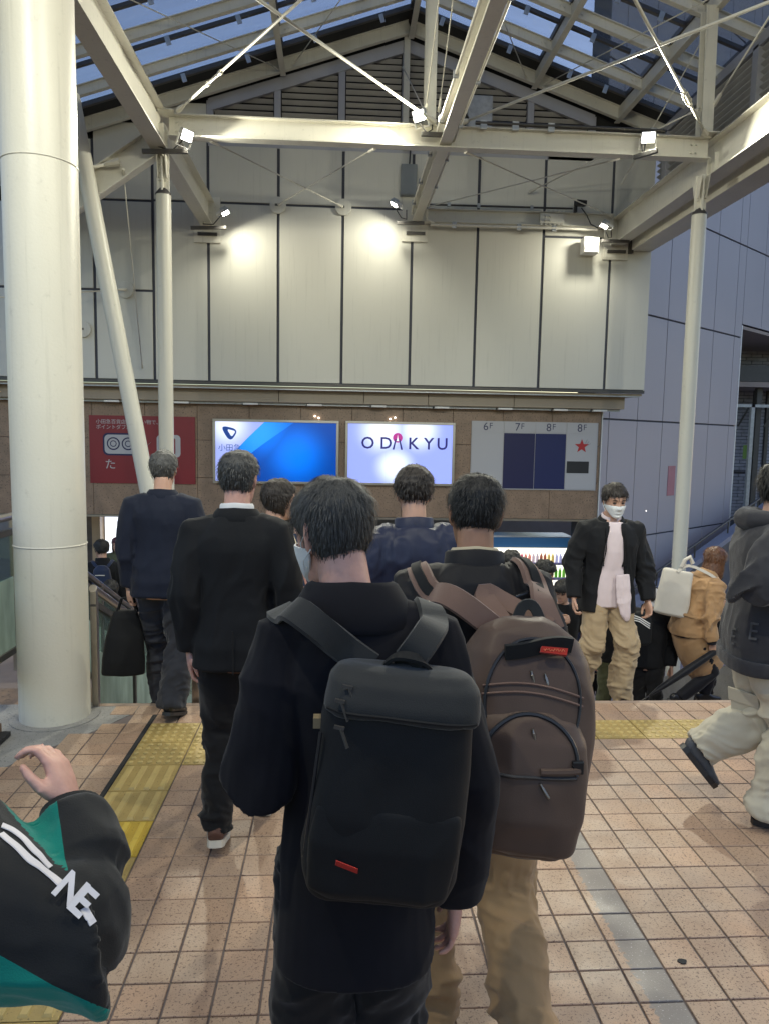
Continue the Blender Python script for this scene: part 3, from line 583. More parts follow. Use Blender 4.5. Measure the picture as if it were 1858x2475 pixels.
conduit([(1.50, 12.76, 5.36), (4.35, 12.76, 5.38)], .022, M_CREAM, "cream pipe under the wall beam reaching the right floodlight", [(x, 12.76, 5.37) for x in (1.9, 3.0, 3.6)])
o = thing('splice_plate', (3.55, 12.76, 5.55), "bolted splice plate with paired bolts on the wall beam", 'plate')
part('plate_body', MB().box(3.36, 3.78, 12.77, 12.782, 5.46, 5.62), M_CREAM, o)
bm_ = mesh_of('bolt', MB().tube([(0, 0, 0), (0, -.035, 0)], .017, 6), M_CREAM)
for i in range(6):
    for z in (5.43, 5.50, 5.57, 5.65): 
        if z in (5.43, 5.65) or i in (1, 2): inst('bolt', bm_, o, (3.38+i*.075, 12.77, z))

# =================================================================== lavender building beyond, turned away to the right
D = Vector((.78, .626, 0)).normalized(); Nn = Vector((D.y, -D.x, 0)); LP = Vector((5.087, 14.2, 0))
LW = lambda s, z, n=0: LP+D*s+Nn*n+Vector((0, 0, z))
lav = thing('lavender_building', LW(3, LZ), "tall lavender panelled building behind the right post, going away to the right", 'building')
def lavbox(name, s0, s1, z0, z1, n0, n1, m, parent=lav, **k):
    P = [LW(s, z, n) for z in (z0, z1) for n in (n0, n1) for s in (s0, s1)]
    return part(name, MB().add([P[0],P[1],P[3],P[2],P[4],P[5],P[7],P[6]], [(0,3,2,1),(4,5,6,7),(0,1,5,4),(1,2,6,5),(2,3,7,6),(3,0,4,7)]), m, parent, **k)
lavbox('backing', -.24, 6.14, LZ, 16, -.4, -.03, M_JOINT); lavbox('backing', 6.14, 16, 4.74, 16, -.4, -.03, M_JOINT)
zz = [LZ, -.2, 2.235, 4.40, 6.58, 8.8, 11, 13.2, 15.4]; ss = [-.25, .284, 1.368, 2.436, 3.53, 4.638, 5.778, 6.19, 7.35, 8.5, 9.7, 10.9, 12.1, 13.4]
for a, b in zip(ss, ss[1:]):
    for z0, z1 in zip(zz, zz[1:]):
        g = .012
        if a >= 6.1:
            if z1 < 4.5: continue
            if z0 == 4.40: z0 = 4.72
        lavbox('facade_panel', a+g, b-g, z0+.018, z1-.018, -.035, 0, M_LAV, bevel=.004, seg=1)
lavbox('opening_edge', 6.15, 6.20, LZ, 4.70, -.5, .012, M_WHITE)
M_SOFF = mat('opening_soffit_paint', (.34, .27, .23), .6, .1, 2, dirt=.2)
M_SOFF = mat('opening_soffit_paint', (.34, .27, .23), .6, .1, 2, dirt=.2)
lavbox('opening_soffit', 6.2, 16, 4.62, 4.70, -7, -.02, M_SOFF)
part('opening_back', MB().box(9.5, 24, 22.75, 22.9, LZ, 16), mat('dim_back_wall', (.10, .10, .11), .8, .2, 2), lav)
br_ = thing('brick_wall', (12.5, 22.4, LZ), "pale grey brick wall seen deep in the dark opening at the right edge", 'wall')
M_BRICK = mat('pale_grey_brick', (.30, .30, .33), .7, .2, 6, .1, 60, dirt=.3)
part('mortar_bed', MB().box(10.5, 16, 22.43, 22.7, LZ, 6.5), M_JOINT, br_)
bk = MB()
for r_ in range(62):
    z = -.6+.105*r_
    for k in range(9):
        s0 = 11.3+.34*k+(.17 if r_ % 2 else 0); y = 22.4-rng.uniform(0, .012); bk.box(s0, s0+.322, y, 22.44, z, z+.088)
part('brick', bk, M_BRICK, br_, kind='stuff')
o = thing('steel_frame', (12, 21, LZ), "dark steel walkway frame inside the opening at the right edge", 'frame')
part('walkway_edge', MB().box(11, 15, 20.6, 20.9, 3.55, 4.0), M_DSTEEL, o); part('walkway_soffit', MB().box(11, 15, 20.6, 22.3, 3.40, 3.54), M_SOFF, o)
part('upright', MB().box(12.05, 12.2, 20.9, 21.05, LZ, 3.4), M_DSTEEL, o); part('upright', MB().box(11.62, 11.72, 20.4, 20.5, LZ, 2.9), M_GALV, o)
part('cross_rail', MB().box(10.9, 14, 20.4, 20.48, 2.82, 2.9), M_GALV, o)
part('pipe_run', MB().tube([(10.9, 21.6, .95), (12.3, 21.6, .95), (12.4, 21.6, .85), (12.4, 21.6, LZ)], .05, 8), M_DSTEEL, o)
for k in range(5): part('truss_bar', MB().bar((11+.4*k, 21.4, 2.3), (11.3+.4*k, 21.4, 2.85), .04, .04), M_DSTEEL, o)
for x in (12.55, 12.95): part('rear_post', MB().box(x, x+.1, 21.9, 22.0, LZ, 3.4), M_DSTEEL, o)
part('wall_cabinet', MB().box(11.0, 11.45, 21.2, 21.5, .2, 1.7), M_DARK, o); part('green_notice', MB().box(11.85, 12.02, 21.1, 21.12, 1.35, 1.75), flat('green_print', (.16, .28, .05), .5), o)
o = thing('bulkhead_lamp', LW(6.3, 3.0, -1.2), "small lit white lamp at the edge of the dark opening", 'lamp')
lavbox('lamp_glass', 6.2, 6.42, 2.95, 3.02, -1.3, -1.2, mat('lamp_glass_lit', (.8, .9, 1), .3, 0, emis=9), o); lavbox('lamp_back', 6.2, 6.44, 3.02, 3.06, -1.34, -1.16, M_DSTEEL, o)
rn = thing('notice_plate', LW(3.03, .78, .01), "small faded red notice on the lavender wall left of the right post", 'notice')
lavbox('plate', 2.80, 3.12, .62, 1.28, .002, .012, mat('faded_red_print', (.42, .16, .20), .5, .12, 3), rn)
# ramp wall with handrail in front of the lavender building
rw = thing('ramp_wall', LW(2.5, LZ, 1.0), "dark grey ramp wall with blue-grey coping climbing right before the lavender building", 'wall')
M_RAMP = mat('ramp_wall_paint', (.085, .085, .10), .6, .2, 4, .05, 20)
part('ramp_body', MB().add([LW(0, LZ, .9), LW(8, LZ, .9), LW(8, .62, .9), LW(0, -1.42, .9), LW(0, LZ, .7), LW(8, LZ, .7), LW(8, .62, .7), LW(0, -1.42, .7)], [(0,1,2,3),(7,6,5,4),(0,4,5,1),(3,2,6,7),(1,5,6,2),(0,3,7,4)]), M_RAMP, rw)
part('coping', MB().bar(LW(0, -1.36, .8), LW(8, .68, .8), .26, .11), mat('coping_paint', (.20, .22, .30), .45, .1), rw)
part('handrail', MB().tube([LW(0, -1.02, .8), LW(8, 1.02, .8)], .03, 10), M_DSTEEL, rw, smooth=True)
for s in (1.0, 2.6, 4.2, 5.8): part('rail_post', MB().tube([LW(s, -1.36+.255*s, .8), LW(s, -1.02+.255*s, .8)], .018, 8), M_DSTEEL, rw)
o = thing('striped_pole', (4.25, 9.3, LZ), "thin yellow and black striped pole beside the right post's foot", 'pole')
for k in range(24): part('pole_band', MB().cyl(4.30, 9.45, LZ+.1*k, LZ+.1*k+.098, .03, 12), flat('hazard_yellow', (.55, .38, .02)) if k % 2 else M_BLACK, o, smooth=True)
gb = thing('low_barrier', (4.0, 9.7, LZ), "pale low rail at the lower floor left of the right post", 'barrier')
part('top_rail', MB().tube([(2.9, 9.9, -1.55), (4.25, 9.9, -1.55)], .022, 10), M_GALV, gb, smooth=True)
for x in (2.95, 4.2): part('leg', MB().tube([(x, 9.9, -1.55), (x, 9.9, LZ)], .02, 8), M_GALV, gb)
part('side_wall', MB().prism([(4.95, LZ), (4.95, .0), (6.2, .0), (10.4, -1.75), (10.4, LZ)], (4.3, 0, 0), (0,1,0), (0,0,1), (1,0,0), .12), M_CONC, stairs)

# =================================================================== signs on the stone wall
M_NAVY = flat('navy_print', (.007, .007, .06)); M_INK = flat('dark_ink', (.05, .05, .10)); M_PWHITE = flat('poster_white', (.44, .43, .44))
def emit_mat(name, build, strength):
    m = bpy.data.materials.new(name); m.use_nodes = True; n = m.node_tree.nodes; p = n["Principled BSDF"]; p.inputs["Roughness"].default_value = .15
    tc = n.new("ShaderNodeTexCoord"); out = build(n, m.node_tree.links.new, tc.outputs["Object"])
    m.node_tree.links.new(out, p.inputs["Emission Color"]); p.inputs["Emission Strength"].default_value = strength*EMK; m.node_tree.links.new(out, p.inputs["Base Color"]); return m
def glow(n, L, co, spots, base, hot):
    """backlit sheet: a base colour with the tubes behind it showing as soft brighter pools"""
    acc = None
    for x, y, z, r in spots:
        d = n.new("ShaderNodeVectorMath"); d.operation = 'DISTANCE'; d.inputs[1].default_value = (x, y, z); L(co, d.inputs[0])
        q = n.new("ShaderNodeMapRange"); q.interpolation_type = 'SMOOTHERSTEP'; q.inputs[1].default_value = 0; q.inputs[2].default_value = r; q.inputs[3].default_value = 1; q.inputs[4].default_value = 0; L(d.outputs["Value"], q.inputs[0])
        if acc is None: acc = q.outputs[0]
        else:
            a = n.new("ShaderNodeMath"); a.operation = 'MAXIMUM'; L(acc, a.inputs[0]); L(q.outputs[0], a.inputs[1]); acc = a.outputs[0]
    k = n.new("ShaderNodeMix"); k.data_type = 'RGBA'; k.inputs[6].default_value = (*base, 1); k.inputs[7].default_value = (*hot, 1); L(acc, k.inputs[0]); return k.outputs[2]
SY = 13.52
def lightbox(x0, x1, z0, z1, label, sheet):
    o = thing('lightbox_sign', ((x0+x1)/2, 13.6, z0), label, 'lightbox'); w = .045
    f = MB().box(x0, x1, SY-.03, 13.598, z1-w, z1).box(x0, x1, SY-.03, 13.598, z0, z0+w).box(x0, x0+w, SY-.03, 13.598, z0+w, z1-w).box(x1-w, x1, SY-.03, 13.598, z0+w, z1-w)
    part('frame', f, M_STEEL, o, bevel=.004); s = part('lit_sheet', MB().box(x0+w, x1-w, SY, SY+.02, z0+w, z1-w), sheet, o); return o, s
# blue sign with the white curved corner and a rounded triangular mark
ax0, ax1, az0, az1 = -2.235, .015, .93, 2.085
m_blue = emit_mat('blue_backlit_sheet', lambda n, L, co: glow(n, L, co, [(-.2, -.08, .95, .75), (.35, -.08, .55, .8)], (.0, .05, .30), (.0, .17, .85)), 1.0)
o, sh = lightbox(ax0, ax1, az0, az1, "blue backlit sign with white curved corner and rounded triangle mark", m_blue)
m_wh = emit_mat('pale_blue_backlit_corner', lambda n, L, co: glow(n, L, co, [(-.85, -.09, 1.05, .55)], (.30, .36, .78), (.78, .84, 1.0)), 1.0)
arc = [(-2.19, 2.04), (-1.32, 2.04)] + [(-1.32-.62*math.sin(t)**1.0*1.35, 2.04-1.07*t/1.35) for t in np.linspace(.1, 1.35, 12)] + [(-2.19, .975)]
part('white_corner', MB().prism(arc, (0, SY-.003, 0), (1,0,0), (0,0,1), (0,-1,0), .002), m_wh, o)
m_mid = emit_mat('mid_blue_backlit_swoosh', lambda n, L, co: glow(n, L, co, [(-.3, -.09, .9, .8)], (.0, .12, .58), (.02, .30, 1.0)), 1.0)
sw_ = [(-1.32-.62*math.sin(t)*1.35, 2.04-1.07*t/1.35) for t in np.linspace(0, 1.35, 12)]
part('blue_swoosh', MB().prism([(a, b) for a, b in sw_]+[(a+.50*(1-i/11)**.8+.03, b) for i, (a, b) in enumerate(sw_)][::-1], (0, SY-.002, 0), (1,0,0), (0,0,1), (0,-1,0), .0015), m_mid, o)
M_LOGO = mat('logo_blue', (.01, .06, .30), .4, 0, emis=.5)
def rtri(cx, cz, r, q):
    P = []
    for k, (a, rr) in enumerate(((100, .9), (-20, 1.05), (220, .95))):
        pass
    V = [(-.95, .72), (.92, .30), (.05, -1.0)]
    for i in range(3):
        p, a, b = V[i], V[i-1], V[(i+1) % 3]
        for t in np.linspace(0, 1, 7):
            u = (p[0]+(a[0]-p[0])*q*(1-t), p[1]+(a[1]-p[1])*q*(1-t)); v = (p[0]+(b[0]-p[0])*q*t, p[1]+(b[1]-p[1])*q*t)
            P.append((cx+r*(u[0]*(1-t)+v[0]*t), cz+r*(u[1]*(1-t)+v[1]*t)))
    return P
part('logo_mark', MB().prism(rtri(-1.94, 1.845, .185, .42), (0, SY-.005, 0), (1,0,0), (0,0,1), (0,-1,0), .002), M_LOGO, o)
part('logo_hole', MB().prism(rtri(-1.905, 1.845, .085, .30), (0, SY-.0075, 0), (1,0,0), (0,0,1), (0,-1,0), .002), m_wh, o)
text('lettering', "小田急", (-1.94, SY-.005, 1.565), (1,0,0), (0,0,1), .135, M_LOGO, o, .001)
# pale sign with the spaced latin name and pink disc
m_pale = emit_mat('pale_backlit_sheet', lambda n, L, co: glow(n, L, co, [(-.33, -.08, 1.0, .62), (.33, -.08, 1.02, .55), (-.1, -.08, .35, .5)], (.26, .32, .80), (.80, .87, 1.0)), 1.05)
o, sh = lightbox(.135, 2.13, .93, 2.09, "pale backlit sign with dark blue name and a pink disc over its third letter", m_pale)
M_NAVYE = mat('navy_letter', (.02, .015, .22), .4, 0, emis=.25)
for ch, x in zip("OD", (.54, .87)): text('letter', ch, (x, SY-.004, 1.69), (1,0,0), (0,0,1), .30, M_NAVYE, o, .0015, bold=.004)
for ch, x in zip("KYU", (1.40, 1.68, 1.93)): text('letter', ch, (x-.03, SY-.004, 1.69), (1,0,0), (0,0,1), .30, M_NAVYE, o, .0015, bold=.004)
part('pink_disc', MB().prism([(1.08+.088*math.cos(a), 1.80+.088*math.sin(a)) for a in np.linspace(0, 2*PI, 33)[:-1]], (0, SY-.004, 0), (1,0,0), (0,0,1), (0,-1,0), .002), mat('magenta_print', (.50, .03, .28), .4, 0, emis=.6), o)
part('white_spire', MB().prism([(1.055, 1.74), (1.072, 1.80), (1.08, 1.86), (1.088, 1.80), (1.105, 1.74)], (0, SY-.007, 0), (1,0,0), (0,0,1), (0,-1,0), .002), mat('spire_print', (.85, .85, .95), .4, 0, emis=.8), o)
part('letter', MB().prism([(.985, 1.585), (1.02, 1.585), (1.05, 1.735), (1.11, 1.735), (1.14, 1.585), (1.175, 1.585), (1.125, 1.775), (1.035, 1.775)], (0, SY-.0055, 0), (1,0,0), (0,0,1), (0,-1,0), .0015), M_NAVYE, o)
for x, z in ((-.42, 2.165), (-.35, 2.135), (1.03, 2.165), (.94, 2.14)):
    q = thing('spark_lamp', (x, 13.58, z), "tiny lit bulb above the lit signs, " + {-.42: "left of a pair, upper", -.35: "left pair, lower", 1.03: "right pair, upper", .94: "right pair, lower"}[x], 'lamp', 'tiny bulbs above the lit signs')
    part('bulb', MB().tube([(x, 13.598, z), (x, 13.57, z), (x, 13.56, z)], [.010, .012, .006], 8), mat('bulb_lit', (1, .95, .85), .3, 0, emis=12), q, smooth=True)
# floor guide
dg_ = thing('floor_guide', (3.62, 13.6, .9), "white and navy floor guide board headed 6F, 7F, 8F, 8F", 'sign')
xx = [2.45, 3.04, 3.63, 4.215, 4.80]
part('board', MB().box(2.44, 4.81, 13.57, 13.597, .88, 2.135), M_PWHITE, dg_)
for k, (a, b) in enumerate(zip(xx, xx[1:])):
    part('header_cell', MB().box(a+.006, b-.006, 13.560, 13.569, 1.935, 2.125), M_PWHITE, dg_)
    part('floor_cell', MB().box(a+.006, b-.006, 13.560, 13.569, .90, 1.92), (M_PWHITE, M_NAVY, flat('royal_navy_print', (.006, .012, .085)), M_PWHITE)[k], dg_)
    text('floor_number', "6788"[k], ((a+b)/2-.045, 13.559, 2.03), (1,0,0), (0,0,1), .205, M_INK, dg_, .001); text('floor_letter', "F", ((a+b)/2+.05, 13.559, 2.045), (1,0,0), (0,0,1), .15, M_INK, dg_, .001)
def star(cx, cz, r):
    return [(cx+(r if k % 2 == 0 else r*.42)*math.sin(k*PI/5), cz+(r if k % 2 == 0 else r*.42)*math.cos(k*PI/5)*.95) for k in range(10)]
part('red_star', MB().prism(star(4.51, 1.70, .14), (0, 13.559, 0), (1,0,0), (0,0,1), (0,-1,0), .002), flat('star_red', (.42, .02, .02)), dg_)
for k in range(3): part('spark_line', MB().bar((4.575+.02*k, 13.557, 1.755-.018*k), (4.61+.035*k, 13.557, 1.83-.035*k), .002, .009, up=(0,1,0)), M_INK, dg_)
part('black_print', MB().box(4.24, 4.66, 13.557, 13.559, 1.20, 1.42), M_BLACK, dg_)
# red poster
po = thing('red_poster', (-3.48, 13.6, .92), "red poster with white Japanese lettering behind the leaning strut and slim post", 'poster')
M_RED = mat('poster_red', (.21, .010, .018), .35, .05, 2)
part('sheet', MB().box(-4.42, -2.56, 13.575, 13.597, .90, 2.11), M_RED, po)
text('lettering', "小田急百貨店のお買い物で、", (-4.30, 13.573, 1.995), (1,0,0), (0,0,1), .088, M_PWHITE, po, .001, 'LEFT')
text('lettering', "ポイントダブルで", (-4.30, 13.573, 1.90), (1,0,0), (0,0,1), .088, M_PWHITE, po, .001, 'LEFT')
def rrect(cx, cz, w, h, r): return [(cx+sx*(w-r)+r*math.cos(a), cz+sz*(h-r)+r*math.sin(a)) for sx, sz, a0 in ((1,1,0),(-1,1,90),(-1,-1,180),(1,-1,270)) for a in np.radians(np.linspace(a0, a0+90, 6))]
E3 = ((1,0,0), (0,0,1), (0,-1,0))
part('icon_border', MB().prism(rrect(-3.87, 1.60, .315, .20, .09), (0, 13.574, 0), *E3, .002), M_NAVY, po); part('icon_plate', MB().prism(rrect(-3.87, 1.60, .285, .17, .075), (0, 13.572, 0), *E3, .002), M_PWHITE, po)
for cx in (-4.0, -3.74):
    for r, m in ((.115, M_NAVY), (.092, M_PWHITE), (.058, M_NAVY), (.042, M_PWHITE)): part('icon_ring', MB().prism([(cx+r*math.cos(a), 1.61+r*math.sin(a)) for a in np.linspace(0, 2*PI, 25)[:-1]], (0, 13.5700-.4*(.13-r)*.05, 0), *E3, .0012+.02*(.13-r)), m, po)
part('icon_plate', MB().prism(rrect(-3.03, 1.58, .21, .20, .07), (0, 13.574, 0), *E3, .002), M_PWHITE, po); part('icon_window', MB().prism(rrect(-3.03, 1.58, .12, .14, .02), (0, 13.5725, 0), *E3, .002), M_RED, po)
part('arrow_mark', MB().bar((-3.46, 13.571, 1.645), (-3.40, 13.571, 1.59), .002, .016, up=(0,1,0)).bar((-3.40, 13.571, 1.59), (-3.34, 13.571, 1.645), .002, .016, up=(0,1,0)), M_PWHITE, po)
text('lettering', "た", (-4.06, 13.573, 1.23), (1,0,0), (0,0,1), .20, M_PWHITE, po, .001)

# =================================================================== concourse under the wall
con = thing('concourse', (0, 20, LZ), "dim concourse under the sign wall", 'building', kind='structure')
M_CEIL = mat('concourse_ceiling', (.42, .40, .36), .7, .05, 1)
part('ceiling', MB().box(-12, 4.86, 14.06, 26, .34, .6), M_CEIL, con)
part('back_wall', MB().box(-12, 9, 25.8, 26.2, LZ, .4), mat('concourse_back_wall', (.30, .27, .25), .5, .1, 2), con)
M_LIT = mat('added_ceiling_panel_lit', (1, .95, .86), .4, 0, emis=5)
for x in (-6, -3, 0, 3, 6):
    for y in (15.5, 18.5): part('added_ceiling_panel', MB().box(x-.6, x+.6, y-.1, y+.1, .325, .338), M_LIT, con)  # unseen glowing panels added to brighten the concourse
M_TAN = mat('tan_pillar_stone', (.46, .34, .22), .4, .12, 3, dirt=.2)
for x, w, l in ((-5.50, .15, "narrow tan stone pillar left of the dark poster, beyond the glass balustrade"), (-5.02, .17, "tan stone pillar between dark poster and white lit board")):
    o = thing('pillar', (x, 15.9, LZ), l, 'pillar'); part('shaft', MB().box(x-w/2, x+w/2, 15.7, 16.1, LZ, .33), M_TAN, o, bevel=.01)
o = thing('dark_poster', (-5.26, 15.98, -1), "dark photographic poster between two tan pillars", 'poster'); part('sheet', MB().box(-5.40, -5.13, 15.94, 15.97, LZ+.3, .25), mat('dark_print', (.10, .085, .08), .4, .85, 4, dirt=.6), o)
part('poster_frame', MB().box(-5.41, -5.12, 15.972, 16.0, LZ+.25, .3), M_DARK, o)
o = thing('lit_board', (-4.25, 16, -1), "white and blue backlit board beyond the stairs at the left", 'lightbox')
m_lb = emit_mat('white_blue_backlit_sheet', lambda n, L, co: glow(n, L, co, [(-.5, -.1, .6, 1.35)], (.02, .12, .75), (.92, .96, 1.0)), 1.6)
part('lit_sheet', MB().box(-4.90, -3.6, 15.92, 15.95, -1.7, .22), m_lb, o); part('frame', MB().box(-4.93, -3.55, 15.952, 16.02, -1.75, .27), M_STEEL, o)
part('red_caption', MB().box(-4.72, -4.2, 15.915, 15.919, -1.35, -1.05), flat('caption_red', (.4, .05, .08), .4), o)
o = thing('yellow_banner', (-5.5, 13, -1), "yellow banner with pink foot seen left of the big column", 'banner')
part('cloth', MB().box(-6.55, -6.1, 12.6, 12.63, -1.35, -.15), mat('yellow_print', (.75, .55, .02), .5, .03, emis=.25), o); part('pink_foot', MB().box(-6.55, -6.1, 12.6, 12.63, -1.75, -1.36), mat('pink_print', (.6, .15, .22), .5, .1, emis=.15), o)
part('pole', MB().cyl(-6.08, 12.62, LZ, .1, .02, 8), M_GALV, o)

# vending machine with its bottles
VX0, VX1, VY, VZ1 = 3.15, 4.98, 15.2, -.22
vm = thing('vending_machine', ((VX0+VX1)/2, VY+.35, LZ), "lit drinks vending machine with rows of bottles beyond the stairs", 'vending machine')
M_VM = mat('vending_white', (.62, .64, .68), .35, .03); M_VMB = mat('vending_blue', (.03, .10, .24), .35, .05)
part('cabinet', MB().box(VX0, VX1, VY+.12, VY+.75, LZ+.05, VZ1), M_VMB, vm, bevel=.015)
part('front_frame', MB().box(VX0, VX0+.09, VY, VY+.118, LZ+.08, VZ1).box(VX1-.09, VX1, VY, VY+.118, LZ+.08, VZ1).box(VX0+.09, VX1-.09, VY, VY+.118, VZ1-.24, VZ1).box(VX0+.09, VX1-.09, VY, VY+.118, LZ+.08, -1.37), M_VM, vm, bevel=.008)
part('header', MB().box(VX0+.05, VX1-.05, VY-.012, VY-.001, VZ1-.22, VZ1-.02), mat('vending_header_blue', (.05, .16, .34), .35, .05, emis=.25), vm)
part('back_light', MB().box(VX0+.09, VX1-.09, VY+.10, VY+.117, -1.37, VZ1-.24), mat('vending_back_light', (1, .97, .80), .4, 0, emis=1.5), vm)
rows = [(-.77, .20), (-1.09, .21), (-1.36, .17)]
for z, h in rows: part('shelf', MB().box(VX0+.09, VX1-.09, VY+.005, VY+.1, z-.055, z-.005), mat('vending_shelf', (.20, .18, .42), .4, .1, emis=.15), vm)
CB = [(.10,.34,.03), (.16,.42,.05), (.30,.40,.03), (.34,.22,.07), (.62,.62,.58), (.50,.36,.05), (.50,.42,.12), (.36,.20,.05)]
CT = [(.45,.45,.7), (.6,.55,.75), (.62,.06,.16), (.6,.1,.2), (.70,.25,.2), (.55,.45,.5), (.35,.10,.06), (.62,.45,.15)]
CL = [(.7,.72,.75), (.62,.66,.7), (.25,.35,.5), (.75,.72,.7)]
bt = {}
for ri, (z, h) in enumerate(rows):
    pal = (CT, CB, CL)[ri]
    for k in range(19):
        c = pal[(k//2) % len(pal)]; key = (ri, c)
        if key not in bt:
            pr = [(0, .030), (.02, .033), (h*.62, .033), (h*.78, .020), (h*.84, .013), (h*.95, .014), (h*.955, .004)] if ri < 2 else [(0, .028), (.01, .032), (h*.9, .032), (h*.95, .026), (h*.955, .004)]
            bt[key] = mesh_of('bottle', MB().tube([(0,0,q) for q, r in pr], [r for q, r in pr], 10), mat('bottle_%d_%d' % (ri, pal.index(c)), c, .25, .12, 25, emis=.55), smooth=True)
        inst('bottle', bt[key], vm, (VX0+.16+k*.083, VY+.055, z))
for z, h in rows:
    for k in range(19): part('button', MB().box(VX0+.135+k*.083, VX0+.185+k*.083, VY-.001, VY+.006, z-.045, z-.022), M_WHITE if k % 3 else flat('button_red', (.5, .05, .05)), vm)
part('dispensing_slot', MB().box(VX0+.2, VX1-.5, VY-.008, VY-.001, LZ+.22, LZ+.42), M_BLACK, vm)
o = thing('blue_panel_wall', (5.6, 15.6, LZ), "dark teal panel beside the vending machine", 'panel'); part('panel_sheet', MB().box(5.0, 5.55, 15.35, 15.5, LZ, .2), mat('teal_panel_paint', (.03, .09, .13), .4, .2, 2), o)
part('green_sign', MB().box(5.05, 5.33, 15.335, 15.349, -1.62, -1.45), mat('green_sign_print', (.05, .30, .16), .4, .05, emis=.3), o)

# =================================================================== people: builder
def _h(ix, iy, iz):
    n = (ix*374761393 + iy*668265263 + iz*2147483647) & 0xffffffff
    n = ((n ^ (n >> 13))*1274126177) & 0xffffffff
    return ((n ^ (n >> 16)) & 0xffff)/65535.0*2-1
def vnoise(p):
    i = np.floor(p).astype(np.int64); f = p-i; f = f*f*f*(f*(f*6-15)+10); r = 0
    for a in (0, 1):
        for b in (0, 1):
            for c in (0, 1):
                r = r + _h(i[:,0]+a, i[:,1]+b, i[:,2]+c)*(f[:,0] if a else 1-f[:,0])*(f[:,1] if b else 1-f[:,1])*(f[:,2] if c else 1-f[:,2])
    return r
def loft(mb, P, RX, RY, ref=(1,0,0), n=22, ex=2.3, frames=None):
    """closed tube with superelliptic sections along P; RX runs along ref, RY across it"""
    P = [Vector(p) for p in P]; m = len(P); ref = Vector(ref); V = []; F = []
    for i, p in enumerate(P):
        t = (P[min(i+1, m-1)]-P[max(i-1, 0)]).normalized()
        if frames: a, b = frames[i]
        else:
            a = ref-t*ref.dot(t)
            a = a.normalized() if a.length > 1e-4 else t.orthogonal().normalized()
            b = t.cross(a)
        for k in range(n):
            c, s_ = math.cos(2*PI*k/n), math.sin(2*PI*k/n)
            V.append(p+a*(RX[i]*math.copysign(abs(c)**(2/ex), c))+b*(RY[i]*math.copysign(abs(s_)**(2/ex), s_)))
    for i in range(m-1):
        for k in range(n): F.append((i*n+k, i*n+(k+1)%n, (i+1)*n+(k+1)%n, (i+1)*n+k))
    V += [P[0], P[-1]]; q = m*n
    for k in range(n): F.append((q, (k+1)%n, k)); F.append((q+1, (m-1)*n+k, (m-1)*n+(k+1)%n))
    return mb.add(V, F)
def ell(mb, c, r, n=14, m=9, rot=None):
    c = Vector(c); V = []; F = []
    for i in range(1, m):
        th = PI*i/m
        for k in range(n):
            v = Vector((r[0]*math.sin(th)*math.cos(2*PI*k/n), r[1]*math.sin(th)*math.sin(2*PI*k/n), r[2]*math.cos(th))); V.append(c+(rot @ v if rot else v))
    for i in range(m-2):
        for k in range(n): F.append((i*n+k, (i+1)*n+k, (i+1)*n+(k+1)%n, i*n+(k+1)%n))
    a = Vector((0,0,r[2])); V += [c+(rot @ a if rot else a), c-(rot @ a if rot else a)]; q = len(V)-2
    for k in range(n): F.append((q, k, (k+1)%n)); F.append((q+1, (m-2)*n+(k+1)%n, (m-2)*n+k))
    return mb.add(V, F)
def skin_over(name, mb, m, parent, vox, sm=6, folds=None, subd=0, mats=None, pick=None, attr=None):
    """one continuous surface round everything in mb (voxel union), smoothed, then pushed by folds(co, normal) -> distance"""
    me = bpy.data.meshes.new(name); me.from_pydata(mb.v, [], mb.f)
    b = bmesh.new(); b.from_mesh(me); bmesh.ops.recalc_face_normals(b, faces=b.faces); b.to_mesh(me); b.free()
    t = bpy.data.objects.new('tmp', me); COL.objects.link(t)
    r = t.modifiers.new('r', 'REMESH'); r.mode = 'VOXEL'; r.voxel_size = vox
    if sm: q = t.modifiers.new('s', 'SMOOTH'); q.factor = .5; q.iterations = sm
    if subd: q = t.modifiers.new('u', 'SUBSURF'); q.levels = subd; q.render_levels = subd
    me2 = bpy.data.meshes.new_from_object(t.evaluated_get(bpy.context.evaluated_depsgraph_get())); bpy.data.objects.remove(t); me2.name = name
    k = len(me2.vertices); co = np.empty(k*3, np.float32); me2.vertices.foreach_get('co', co); co = co.reshape(-1, 3).astype(float)
    if folds is not None:
        nr = np.empty(k*3, np.float32); me2.vertex_normals.foreach_get('vector', nr); nr = nr.reshape(-1, 3)
        co = co+nr*folds(co, nr)[:, None]
    off = np.array(wloc(parent)); me2.vertices.foreach_set('co', (co-off).astype(np.float32).ravel())
    me2.materials.clear(); me2.materials.append(m)
    me2.polygons.foreach_set('use_smooth', [True]*len(me2.polygons))
    if mats:
        for x in mats: me2.materials.append(x)
        nf = len(me2.polygons); ce = np.empty(nf*3, np.float32); me2.polygons.foreach_get('center', ce)
        me2.polygons.foreach_set('material_index', pick(ce.reshape(-1, 3)+off).astype(np.int32))
    if attr is not None: me2.attributes.new('tone', 'FLOAT', 'POINT').data.foreach_set('value', attr(co).astype(np.float32))
    me2.update(); o = bpy.data.objects.new(name, me2); COL.objects.link(o); o.parent = parent; WL[o.name] = wloc(parent); return o
def bvh_of(o):
    v = [q.co+wloc(o) for q in o.data.vertices]; return BVHTree.FromPolygons(v, [tuple(p.vertices) for p in o.data.polygons])

